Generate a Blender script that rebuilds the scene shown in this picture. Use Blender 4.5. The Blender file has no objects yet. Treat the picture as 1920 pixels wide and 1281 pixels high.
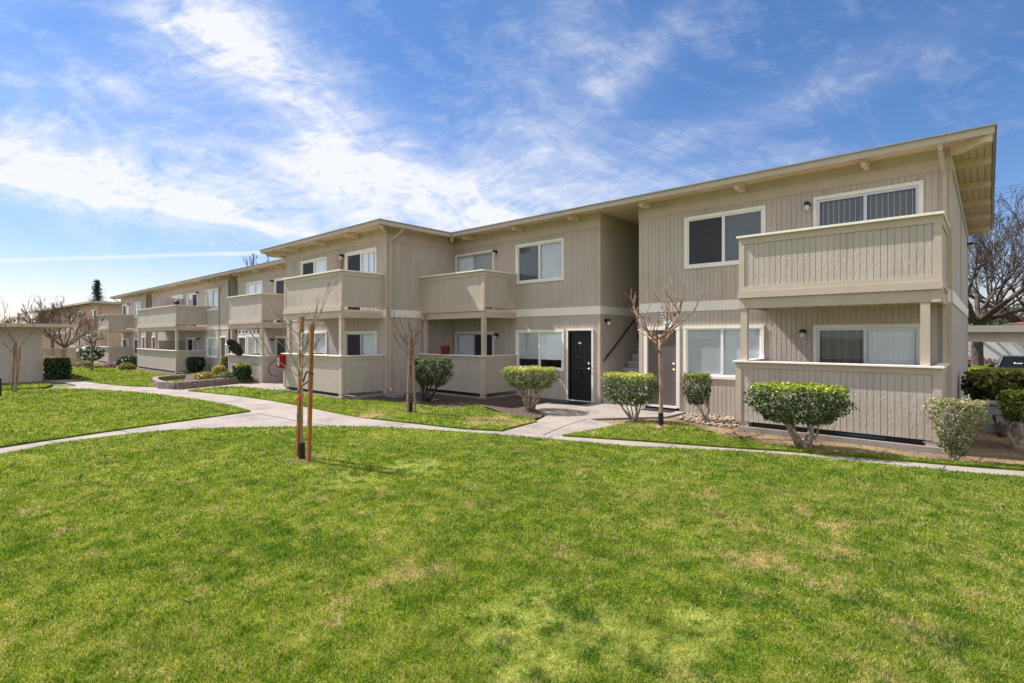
import bpy, math, random
import numpy as np
from mathutils import Vector, Matrix, noise

random.seed(7)
rng = np.random.default_rng(7)
sc = bpy.context.scene
col = sc.collection
R = math.radians

# ------------------------------------------------------------------ measuring frame
F, H, HY = 989.0, 1.9, 632.0            # focal length and horizon (px of the 1920 wide photo), eye height
_n = math.hypot(1093, F)
LX, LZ = -1093 / _n, F / _n
PX, PZ = LZ, -LX
FWD = Vector((-LZ, PZ, 0)); RGT = Vector((-LX, PX, 0))

def sstep(t):
    t = min(1, max(0, t)); return t * t * (3 - 2 * t)

def gz(x, y):
    z = -0.22 * sstep((-x - 21) / 9)
    if x > -3.5:
        z += -0.4 * sstep((y - 15.5) / 4.5) * sstep((x + 3.5) / 2.0)
    return z

def ray(px, py):
    a = (px - 960) / F; b = (HY - py) / F
    return (-(a * LX + LZ), a * PX + PZ, b)

def G(px, py):
    d = ray(px, py); z = 0
    for _ in range(6):
        t = (z - H) / d[2]; z = gz(t * d[0], t * d[1])
    return (t * d[0], t * d[1])

def at(px, py, depth):
    a, b = (px - 960) / F, (HY - py) / F
    v = FWD * depth + RGT * (a * depth)
    return Vector((v.x, v.y, H + b * depth))

# ------------------------------------------------------------------ materials
def nt(name):
    m = bpy.data.materials.new(name); m.use_nodes = True
    t = m.node_tree; t.nodes.clear()
    o = t.nodes.new('ShaderNodeOutputMaterial')
    return m, t, o

def N(t, typ, **kw):
    n = t.nodes.new(typ)
    for k, v in kw.items():
        if k.startswith('i_'):
            key = k[2:]
            n.inputs[int(key) if key.isdigit() else key.replace('_', ' ')].default_value = v
        else: setattr(n, k, v)
    return n

def ramp(t, stops, fac):
    r = t.nodes.new('ShaderNodeValToRGB')
    e = r.color_ramp.elements
    while len(e) < len(stops): e.new(0.5)
    for el, (p, c) in zip(e, stops):
        el.position = p; el.color = (*c, 1) if len(c) == 3 else c
    t.links.new(fac, r.inputs[0]); return r.outputs[0]

def mat(name, c, rough=0.6, var=0.08, vs=3.0, bump=0.0, bs=60.0, metal=0.0, spec=0.4, c2=None, stretch=None, detail=4):
    m, t, o = nt(name); L = t.links.new
    p = N(t, 'ShaderNodeBsdfPrincipled')
    p.inputs['Roughness'].default_value = rough; p.inputs['Metallic'].default_value = metal
    p.inputs['Specular IOR Level'].default_value = spec
    g = N(t, 'ShaderNodeNewGeometry'); src = g.outputs['Position']
    if stretch:
        mp = N(t, 'ShaderNodeMapping'); mp.inputs['Scale'].default_value = stretch; L(src, mp.inputs[0]); src = mp.outputs[0]
    n1 = N(t, 'ShaderNodeTexNoise', i_Scale=vs, i_Detail=detail); L(src, n1.inputs['Vector'])
    lo = tuple(max(0, x * (1 - var)) for x in c); hi = tuple(min(1, x * (1 + var)) for x in (c2 or c))
    L(ramp(t, [(0.3, lo), (0.7, hi)], n1.outputs[0]), p.inputs['Base Color'])
    if bump:
        n2 = N(t, 'ShaderNodeTexNoise', i_Scale=bs, i_Detail=3.0); L(src, n2.inputs['Vector'])
        b = N(t, 'ShaderNodeBump', i_Strength=bump, i_Distance=0.01); L(n2.outputs[0], b.inputs['Height']); L(b.outputs[0], p.inputs['Normal'])
    L(p.outputs[0], o.inputs[0]); return m

M = {}
SID = (0.485, 0.424, 0.374)
# siding: painted rough-sawn plywood, faint blotches and streaks plus raised grain
def siding(name, c, bs=1.0):
    m, t, o = nt(name); L = t.links.new
    p = N(t, 'ShaderNodeBsdfPrincipled', i_Roughness=0.75); p.inputs['Specular IOR Level'].default_value = 0.25
    g = N(t, 'ShaderNodeNewGeometry')
    mp = N(t, 'ShaderNodeMapping'); mp.inputs['Scale'].default_value = (5, 5, 0.5); L(g.outputs['Position'], mp.inputs[0])
    n1 = N(t, 'ShaderNodeTexNoise', i_Scale=1.0, i_Detail=6.0); L(mp.outputs[0], n1.inputs['Vector'])
    n0 = N(t, 'ShaderNodeTexNoise', i_Scale=0.7, i_Detail=3.0); L(g.outputs['Position'], n0.inputs['Vector'])
    mx = N(t, 'ShaderNodeMath', operation='ADD'); L(n1.outputs[0], mx.inputs[0]); L(n0.outputs[0], mx.inputs[1])
    hf = N(t, 'ShaderNodeMath', operation='MULTIPLY'); hf.inputs[1].default_value = 0.5; L(mx.outputs[0], hf.inputs[0])
    L(ramp(t, [(0.32, tuple(x * 0.84 for x in c)), (0.5, c), (0.68, tuple(x * 1.07 for x in c))], hf.outputs[0]), p.inputs['Base Color'])
    mp2 = N(t, 'ShaderNodeMapping'); mp2.inputs['Scale'].default_value = (38, 38, 13); L(g.outputs['Position'], mp2.inputs[0])
    n2 = N(t, 'ShaderNodeTexNoise', i_Scale=1.0, i_Detail=3.0); n2.inputs['Distortion'].default_value = 0.8; L(mp2.outputs[0], n2.inputs['Vector'])
    b = N(t, 'ShaderNodeBump', i_Strength=0.7 * bs, i_Distance=0.013); L(n2.outputs[0], b.inputs['Height']); L(b.outputs[0], p.inputs['Normal'])
    L(p.outputs[0], o.inputs[0]); return m

M['siding'] = siding('siding_paint', SID)
M['siding_far'] = siding('siding_paint_far', (0.48, 0.43, 0.395), 0.5)
M['siding_warm'] = siding('siding_paint_warm', (0.58, 0.43, 0.33), 0.5)
M['board'] = mat('board_paint', (0.49, 0.41, 0.335), 0.65, 0.06, 2.5, 0.25, 70)
M['beam'] = mat('beam_paint', (0.66, 0.53, 0.40), 0.65, 0.07, 2.5, 0.3, 60)
M['soffit'] = mat('soffit_paint', (0.68, 0.535, 0.40), 0.7, 0.06, 1.5, 0.2, 40)
M['cream'] = mat('cream_paint', (0.82, 0.77, 0.71), 0.6, 0.05, 4, 0.15, 60)
M['band'] = mat('band_paint', (0.80, 0.745, 0.70), 0.65, 0.05, 3, 0.2, 50)
M['white'] = mat('white_frame', (0.78, 0.79, 0.80), 0.4, 0.03, 5)
M['alu'] = mat('mill_aluminium', (0.50, 0.54, 0.60), 0.38, 0.05, 8, metal=0.6)
M['blind'] = mat('blind_white', (0.86, 0.88, 0.90), 0.6, 0.04, 3)
M['shade'] = mat('shade_grey', (0.46, 0.47, 0.49), 0.8, 0.05, 3)
M['screen'] = mat('insect_screen', (0.085, 0.09, 0.10), 0.7, 0.1, 6)
M['slate'] = mat('blind_slate', (0.085, 0.095, 0.11), 0.7, 0.1, 3)
M['curtain'] = mat('curtain', (0.17, 0.16, 0.165), 0.9, 0.15, 6)
M['room'] = mat('room_dark', (0.05, 0.05, 0.055), 0.9, 0.1, 2)
M['metal_dark'] = mat('black_metal', (0.012, 0.012, 0.013), 0.45, 0.2, 10)
M['door_brown'] = mat('door_brown', (0.115, 0.095, 0.090), 0.5, 0.08, 2, 0.05, 30)
M['chrome'] = mat('bright_metal', (0.75, 0.74, 0.72), 0.25, 0.03, 10, metal=0.9)
M['gutter'] = mat('drip_edge_metal', (0.27, 0.26, 0.26), 0.5, 0.08, 3, metal=0.3)
M['roofing'] = mat('roof_gravel', (0.30, 0.29, 0.27), 0.95, 0.2, 30)
M['lampglass'] = mat('lamp_glass', (0.62, 0.62, 0.60), 0.15, 0.03, 10)
M['conc'] = None
M['wood'] = mat('stake_wood', (0.20, 0.075, 0.018), 0.8, 0.3, 9, 0.5, 50, c2=(0.36, 0.15, 0.04), stretch=(6, 6, 0.6))
M['wood_old'] = mat('stake_wood_grey', (0.20, 0.115, 0.07), 0.85, 0.25, 6, 0.4, 50, c2=(0.30, 0.21, 0.15), stretch=(6, 6, 0.6))
M['tie_green'] = mat('green_tape', (0.005, 0.21, 0.12), 0.5, 0.1, 9)
M['ribbon'] = mat('red_ribbon', (0.75, 0.035, 0.02), 0.45, 0.05, 9)
M['rubber'] = mat('black_rubber', (0.02, 0.02, 0.022), 0.6, 0.1, 9)
M['red'] = mat('red_cabinet', (0.33, 0.006, 0.012), 0.35, 0.08, 4)
M['terracotta'] = mat('red_clay_pot', (0.20, 0.03, 0.018), 0.45, 0.12, 7)
M['bark'] = mat('bark_grey', (0.17, 0.13, 0.10), 0.9, 0.3, 9, 0.6, 30, c2=(0.30, 0.24, 0.19))
M['bark_dark'] = mat('bark_dark', (0.035, 0.026, 0.022), 0.9, 0.3, 5, 0.5, 20, c2=(0.085, 0.062, 0.052))
M['bark_red'] = mat('bark_crape', (0.20, 0.095, 0.065), 0.6, 0.25, 8, 0.2, 30, c2=(0.36, 0.24, 0.19), stretch=(3, 3, 0.7))
M['bark_pink'] = mat('bark_twig', (0.12, 0.070, 0.062), 0.8, 0.25, 8, c2=(0.21, 0.135, 0.12))
M['bark_pale'] = mat('bark_pale', (0.20, 0.155, 0.115), 0.85, 0.35, 14, 0.6, 40, c2=(0.37, 0.30, 0.23))
M['stone'] = mat('wall_block', (0.17, 0.135, 0.12), 0.95, 0.35, 12, 0.8, 30, c2=(0.27, 0.22, 0.20))
M['cmu'] = mat('concrete_block', (0.26, 0.25, 0.24), 0.95, 0.15, 6, 0.5, 40)
M['pebble'] = mat('river_pebble', (0.24, 0.18, 0.13), 0.85, 0.4, 9, c2=(0.42, 0.35, 0.27))
M['paint_dark'] = mat('car_paint', (0.025, 0.03, 0.045), 0.22, 0.05, 3, spec=0.6)
M['tyre'] = mat('tyre', (0.02, 0.02, 0.02), 0.85, 0.1, 9)
M['glassdark'] = mat('car_glass', (0.008, 0.009, 0.010), 0.35, 0.05, 3, spec=0.08)
M['lamp_clear'] = mat('headlamp', (0.6, 0.62, 0.65), 0.15, 0.03, 9)
M['stucco'] = mat('stucco_white', (0.62, 0.59, 0.64), 0.9, 0.05, 1.5, 0.2, 30)
M['tile'] = mat('roof_tile', (0.20, 0.10, 0.075), 0.8, 0.2, 4)
M['roof_brown'] = mat('roof_brown', (0.17, 0.105, 0.085), 0.95, 0.25, 2.5)
M['asphalt'] = mat('asphalt', (0.075, 0.075, 0.08), 0.9, 0.15, 1.5, 0.3, 80)
M['tarp'] = mat('blue_tarp', (0.05, 0.10, 0.15), 0.5, 0.3, 20, 0.8, 25)
M['lumber'] = mat('lumber', (0.42, 0.24, 0.17), 0.8, 0.12, 8, c2=(0.46, 0.30, 0.22))
M['signw'] = mat('sign_white', (0.75, 0.78, 0.80), 0.5, 0.02, 3)
M['ink'] = mat('sign_ink', (0.01, 0.012, 0.02), 0.6, 0.02, 3)
M['blue'] = mat('sign_blue', (0.10, 0.16, 0.42), 0.5, 0.05, 3)
M['lattice'] = mat('lattice_wood', (0.36, 0.26, 0.19), 0.8, 0.12, 6)
M['mulch'] = mat('mulch_dark', (0.05, 0.035, 0.025), 0.95, 0.5, 14, 1.0, 40, c2=(0.09, 0.065, 0.045))
M['wire'] = mat('wire_black', (0.03, 0.03, 0.035), 0.6, 0.1, 3)

def glass_mat():
    m, t, o = nt('window_glass'); L = t.links.new
    tr = N(t, 'ShaderNodeBsdfTransparent'); tr.inputs[0].default_value = (0.93, 0.96, 0.98, 1)
    gl = N(t, 'ShaderNodeBsdfGlossy'); gl.inputs['Roughness'].default_value = 0.015; gl.inputs[0].default_value = (0.95, 0.97, 1, 1)
    g = N(t, 'ShaderNodeNewGeometry')
    no = N(t, 'ShaderNodeTexNoise', i_Scale=1.6, i_Detail=1.0); L(g.outputs['Position'], no.inputs['Vector'])
    b = N(t, 'ShaderNodeBump', i_Strength=0.12, i_Distance=0.02); L(no.outputs[0], b.inputs['Height']); L(b.outputs[0], gl.inputs['Normal'])
    lw = N(t, 'ShaderNodeLayerWeight', i_Blend=0.5)
    pw = N(t, 'ShaderNodeMath', operation='POWER'); pw.inputs[1].default_value = 3.5; L(lw.outputs['Facing'], pw.inputs[0])
    ma = N(t, 'ShaderNodeMath', operation='MULTIPLY_ADD'); ma.inputs[1].default_value = 0.8; ma.inputs[2].default_value = 0.06; L(pw.outputs[0], ma.inputs[0])
    mx = N(t, 'ShaderNodeMixShader'); L(ma.outputs[0], mx.inputs[0]); L(tr.outputs[0], mx.inputs[1]); L(gl.outputs[0], mx.inputs[2])
    L(mx.outputs[0], o.inputs[0]); return m
M['glass'] = glass_mat()
def screen_mat():
    m, t, o = nt('insect_mesh'); L = t.links.new
    tr = N(t, 'ShaderNodeBsdfTransparent'); df = N(t, 'ShaderNodeBsdfDiffuse'); df.inputs[0].default_value = (0.07, 0.075, 0.085, 1)
    mx = N(t, 'ShaderNodeMixShader'); mx.inputs[0].default_value = 0.62; L(tr.outputs[0], mx.inputs[1]); L(df.outputs[0], mx.inputs[2]); L(mx.outputs[0], o.inputs[0]); return m
M['screen'] = screen_mat()

def concrete():
    m, t, o = nt('concrete'); L = t.links.new
    p = N(t, 'ShaderNodeBsdfPrincipled', i_Roughness=0.9); p.inputs['Specular IOR Level'].default_value = 0.2
    g = N(t, 'ShaderNodeNewGeometry'); P = g.outputs['Position']
    n1 = N(t, 'ShaderNodeTexNoise', i_Scale=1.1, i_Detail=8.0); n1.inputs['Roughness'].default_value = 0.62; L(P, n1.inputs['Vector'])
    base = ramp(t, [(0.3, (0.205, 0.175, 0.155)), (0.45, (0.29, 0.25, 0.225)), (0.7, (0.36, 0.318, 0.295))], n1.outputs[0])
    n2 = N(t, 'ShaderNodeTexNoise', i_Scale=160.0, i_Detail=2.0); L(P, n2.inputs['Vector'])
    mx = N(t, 'ShaderNodeMix', data_type='RGBA', blend_type='MULTIPLY'); mx.inputs[0].default_value = 0.35
    L(base, mx.inputs[6]); L(ramp(t, [(0.3, (0.7, 0.7, 0.7)), (0.6, (1, 1, 1))], n2.outputs[0]), mx.inputs[7])
    L(mx.outputs[2], p.inputs['Base Color'])
    b = N(t, 'ShaderNodeBump', i_Strength=0.3, i_Distance=0.004); L(n2.outputs[0], b.inputs['Height']); L(b.outputs[0], p.inputs['Normal'])
    L(p.outputs[0], o.inputs[0]); return m
M['conc'] = concrete()

def soil():
    m, t, o = nt('soil'); L = t.links.new
    p = N(t, 'ShaderNodeBsdfPrincipled', i_Roughness=1.0); p.inputs['Specular IOR Level'].default_value = 0.1
    g = N(t, 'ShaderNodeNewGeometry'); P = g.outputs['Position']
    n1 = N(t, 'ShaderNodeTexNoise', i_Scale=0.9, i_Detail=9.0); n1.inputs['Roughness'].default_value = 0.65; L(P, n1.inputs['Vector'])
    L(ramp(t, [(0.3, (0.085, 0.052, 0.032)), (0.46, (0.19, 0.13, 0.082)), (0.6, (0.27, 0.205, 0.12)), (0.75, (0.17, 0.16, 0.065))], n1.outputs[0]), p.inputs['Base Color'])
    n2 = N(t, 'ShaderNodeTexNoise', i_Scale=30.0, i_Detail=6.0); L(P, n2.inputs['Vector'])
    b = N(t, 'ShaderNodeBump', i_Strength=0.9, i_Distance=0.03); L(n2.outputs[0], b.inputs['Height']); L(b.outputs[0], p.inputs['Normal'])
    L(p.outputs[0], o.inputs[0]); return m
M['soil'] = soil()

WEEDS = [(-1.82, 2.81, 0.38), (-2.3, 2.54, 0.35), (-1.43, 2.95, 0.28), (-1.91, 2.29, 0.35), (-1.35, 3.4, 0.25), (-2.39, 2.93, 0.2), (-6.17, 3.7, 0.45), (-6.11, 4.69, 0.5)]
def lawn_colour(t, P, rnd=None):
    """patches of green, yellow-green and straw, fixed to the ground position"""
    L = t.links.new
    sep = N(t, 'ShaderNodeSeparateXYZ'); L(P, sep.inputs[0])
    cb = N(t, 'ShaderNodeCombineXYZ'); L(sep.outputs[0], cb.inputs[0]); L(sep.outputs[1], cb.inputs[1])
    V = cb.outputs[0]
    n1 = N(t, 'ShaderNodeTexNoise', i_Scale=0.55, i_Detail=6.0); n1.inputs['Roughness'].default_value = 0.6; n1.inputs['Distortion'].default_value = 0.5; L(V, n1.inputs['Vector'])
    n2 = N(t, 'ShaderNodeTexNoise', i_Scale=4.2, i_Detail=9.0); n2.inputs['Roughness'].default_value = 0.7; L(V, n2.inputs['Vector'])
    a = N(t, 'ShaderNodeMath', operation='MULTIPLY_ADD'); a.inputs[1].default_value = 0.68; L(n2.outputs[0], a.inputs[0])
    s = N(t, 'ShaderNodeMath', operation='MULTIPLY'); s.inputs[1].default_value = 0.32; L(n1.outputs[0], s.inputs[0]); L(s.outputs[0], a.inputs[2])
    fac = a.outputs[0]
    if rnd is not None:
        r2 = N(t, 'ShaderNodeMath', operation='MULTIPLY_ADD'); r2.inputs[1].default_value = 0.36; L(rnd, r2.inputs[0])
        sb = N(t, 'ShaderNodeMath', operation='SUBTRACT'); sb.inputs[1].default_value = 0.18; L(fac, sb.inputs[0]); L(sb.outputs[0], r2.inputs[2]); fac = r2.outputs[0]
    base = ramp(t, [(0.30, (0.022, 0.068, 0.008)), (0.42, (0.082, 0.158, 0.012)), (0.50, (0.155, 0.222, 0.014)), (0.59, (0.25, 0.28, 0.032)), (0.69, (0.50, 0.44, 0.18))], fac)
    # dead straw patches
    n3 = N(t, 'ShaderNodeTexNoise', i_Scale=2.1, i_Detail=8.0); n3.inputs['Roughness'].default_value = 0.72
    mp = N(t, 'ShaderNodeMapping'); mp.inputs['Location'].default_value = (13.1, 4.2, 0); L(V, mp.inputs[0]); L(mp.outputs[0], n3.inputs['Vector'])
    f3 = n3.outputs[0]
    if rnd is not None:
        q = N(t, 'ShaderNodeMath', operation='MULTIPLY_ADD'); q.inputs[1].default_value = 0.16; L(rnd, q.inputs[0])
        q0 = N(t, 'ShaderNodeMath', operation='SUBTRACT'); q0.inputs[1].default_value = 0.08; L(f3, q0.inputs[0]); L(q0.outputs[0], q.inputs[2]); f3 = q.outputs[0]
    # known bare/straw spots near the walks
    spots = [(-10.9, 7.15, 0.6, .20), (-8.2, 8.5, 0.7, .22), (-5.3, 10.2, 0.5, .16), (-6.1, 8.7, 0.4, .2), (-1.2, 6.2, 0.7, .09), (-1.5, 5.2, 0.7, .10), (-0.4, 4.2, 0.7, .07), (-2.6, 6.2, 0.5, .06), (0.45, 3.4, 0.5, .06), (-7.8, 4.2, 0.4, .07), (-3.6, 2.2, 0.4, .1)]
    tot = None
    for (x, y, r, am) in spots:
        d = N(t, 'ShaderNodeVectorMath', operation='DISTANCE'); d.inputs[1].default_value = (x, y, 0); L(V, d.inputs[0])
        mr = N(t, 'ShaderNodeMapRange'); mr.inputs[1].default_value = 0.0; mr.inputs[2].default_value = r * 1.5; mr.inputs[3].default_value = am; mr.inputs[4].default_value = 0.0; L(d.outputs['Value'], mr.inputs[0])
        if tot is None: tot = mr.outputs[0]
        else:
            ad = N(t, 'ShaderNodeMath', operation='MAXIMUM'); L(tot, ad.inputs[0]); L(mr.outputs[0], ad.inputs[1]); tot = ad.outputs[0]
    ad = N(t, 'ShaderNodeMath', operation='ADD'); L(f3, ad.inputs[0]); L(tot, ad.inputs[1])
    k = ramp(t, [(0.57, (0, 0, 0)), (0.72, (0.9, 0.9, 0.9))], ad.outputs[0])
    mx = N(t, 'ShaderNodeMix', data_type='RGBA'); L(k, mx.inputs[0]); L(base, mx.inputs[6]); mx.inputs[7].default_value = (0.55, 0.40, 0.20, 1)
    tot = None
    for (x, y, r) in WEEDS:
        d = N(t, 'ShaderNodeVectorMath', operation='DISTANCE'); d.inputs[1].default_value = (x, y, 0); L(V, d.inputs[0])
        mr = N(t, 'ShaderNodeMapRange'); mr.inputs[1].default_value = r * 0.3; mr.inputs[2].default_value = r * 1.3; mr.inputs[3].default_value = 1.0; mr.inputs[4].default_value = 0.0; L(d.outputs['Value'], mr.inputs[0])
        if tot is None: tot = mr.outputs[0]
        else:
            ad = N(t, 'ShaderNodeMath', operation='MAXIMUM'); L(tot, ad.inputs[0]); L(mr.outputs[0], ad.inputs[1]); tot = ad.outputs[0]
    e = N(t, 'ShaderNodeMath', operation='MULTIPLY'); L(tot, e.inputs[0]); L(ramp(t, [(0.42, (0, 0, 0)), (0.60, (1, 1, 1))], n2.outputs[0]), e.inputs[1])
    m2 = N(t, 'ShaderNodeMix', data_type='RGBA'); L(e.outputs[0], m2.inputs[0]); L(mx.outputs[2], m2.inputs[6]); m2.inputs[7].default_value = (0.42, 0.44, 0.11, 1)
    return m2.outputs[2]

def lawn_mat():
    m, t, o = nt('lawn_turf'); L = t.links.new
    p = N(t, 'ShaderNodeBsdfPrincipled', i_Roughness=1.0); p.inputs['Specular IOR Level'].default_value = 0.05
    g = N(t, 'ShaderNodeNewGeometry'); P = g.outputs['Position']
    c = lawn_colour(t, P)
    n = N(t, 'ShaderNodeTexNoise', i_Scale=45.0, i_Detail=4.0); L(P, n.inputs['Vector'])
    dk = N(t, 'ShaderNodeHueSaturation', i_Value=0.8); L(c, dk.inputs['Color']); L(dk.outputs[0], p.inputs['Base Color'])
    b = N(t, 'ShaderNodeBump', i_Strength=1.0, i_Distance=0.03); L(n.outputs[0], b.inputs['Height']); L(b.outputs[0], p.inputs['Normal'])
    L(p.outputs[0], o.inputs[0]); return m
M['lawn'] = lawn_mat()

def grass_mat():
    m, t, o = nt('grass_blade'); L = t.links.new
    g = N(t, 'ShaderNodeNewGeometry'); at_ = N(t, 'ShaderNodeAttribute', attribute_name='rnd')
    c = lawn_colour(t, g.outputs['Position'], at_.outputs['Fac'])
    p = N(t, 'ShaderNodeBsdfPrincipled', i_Roughness=0.5); p.inputs['Specular IOR Level'].default_value = 0.35
    L(c, p.inputs['Base Color'])
    tl = N(t, 'ShaderNodeBsdfTranslucent'); hs = N(t, 'ShaderNodeHueSaturation', i_Value=1.35, i_Saturation=1.1); L(c, hs.inputs['Color']); L(hs.outputs[0], tl.inputs[0])
    mx = N(t, 'ShaderNodeMixShader'); mx.inputs[0].default_value = 0.42; L(p.outputs[0], mx.inputs[1]); L(tl.outputs[0], mx.inputs[2])
    L(mx.outputs[0], o.inputs[0]); return m
M['grass'] = grass_mat()

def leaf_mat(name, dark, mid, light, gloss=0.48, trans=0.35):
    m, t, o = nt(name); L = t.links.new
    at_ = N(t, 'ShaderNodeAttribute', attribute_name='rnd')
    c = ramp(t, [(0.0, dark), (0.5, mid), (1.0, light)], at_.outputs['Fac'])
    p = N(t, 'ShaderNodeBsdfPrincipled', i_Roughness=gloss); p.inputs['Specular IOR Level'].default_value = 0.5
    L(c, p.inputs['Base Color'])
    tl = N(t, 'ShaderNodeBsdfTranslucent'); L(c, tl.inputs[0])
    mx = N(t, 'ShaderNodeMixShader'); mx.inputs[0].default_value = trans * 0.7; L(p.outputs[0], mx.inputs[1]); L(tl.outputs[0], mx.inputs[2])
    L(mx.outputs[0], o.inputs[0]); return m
M['leaf_bright'] = leaf_mat('leaf_bright', (0.010, 0.030, 0.005), (0.07, 0.13, 0.012), (0.50, 0.56, 0.06))
M['leaf_pale'] = leaf_mat('leaf_pale', (0.016, 0.042, 0.006), (0.11, 0.17, 0.02), (0.58, 0.58, 0.13))
M['leaf_var'] = leaf_mat('leaf_variegated', (0.035, 0.055, 0.012), (0.13, 0.15, 0.04), (0.55, 0.50, 0.28))
M['leaf_deep'] = leaf_mat('leaf_deep', (0.010, 0.028, 0.006), (0.028, 0.065, 0.012), (0.10, 0.16, 0.035))
M['leaf_gold'] = leaf_mat('leaf_gold', (0.018, 0.030, 0.006), (0.05, 0.075, 0.010), (0.34, 0.30, 0.04))
M['leaf_yellow'] = leaf_mat('leaf_yellow', (0.12, 0.14, 0.03), (0.35, 0.30, 0.05), (0.62, 0.42, 0.06))
M['leaf_conifer'] = leaf_mat('needle', (0.015, 0.03, 0.018), (0.03, 0.055, 0.03), (0.06, 0.09, 0.05), 0.7, 0.1)
M['petal'] = leaf_mat('petal_white', (0.6, 0.58, 0.55), (0.75, 0.74, 0.7), (0.8, 0.8, 0.78))
M['petal_pink'] = leaf_mat('petal_pink', (0.30, 0.20, 0.20), (0.45, 0.30, 0.36), (0.6, 0.4, 0.55))
M['haze_tree'] = leaf_mat('far_foliage', (0.03, 0.045, 0.02), (0.06, 0.07, 0.035), (0.13, 0.12, 0.07))

# ------------------------------------------------------------------ objects
def tag(o, label=None, cat=None, group=None, kind=None):
    if label: o['label'] = label
    if cat: o['category'] = cat
    if group: o['group'] = group
    if kind: o['kind'] = kind
    return o

def thing(name, label, cat, loc=(0, 0, 0), rz=0, group=None):
    o = bpy.data.objects.new(name, None); col.objects.link(o)
    o.location = loc; o.rotation_euler = (0, 0, rz); o.empty_display_size = 0.2
    return tag(o, label, cat, group)

def rootloc(p):
    while p is not None and p.parent is not None: p = p.parent
    return Vector(p.location) if p is not None else Vector((0, 0, 0))

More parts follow.
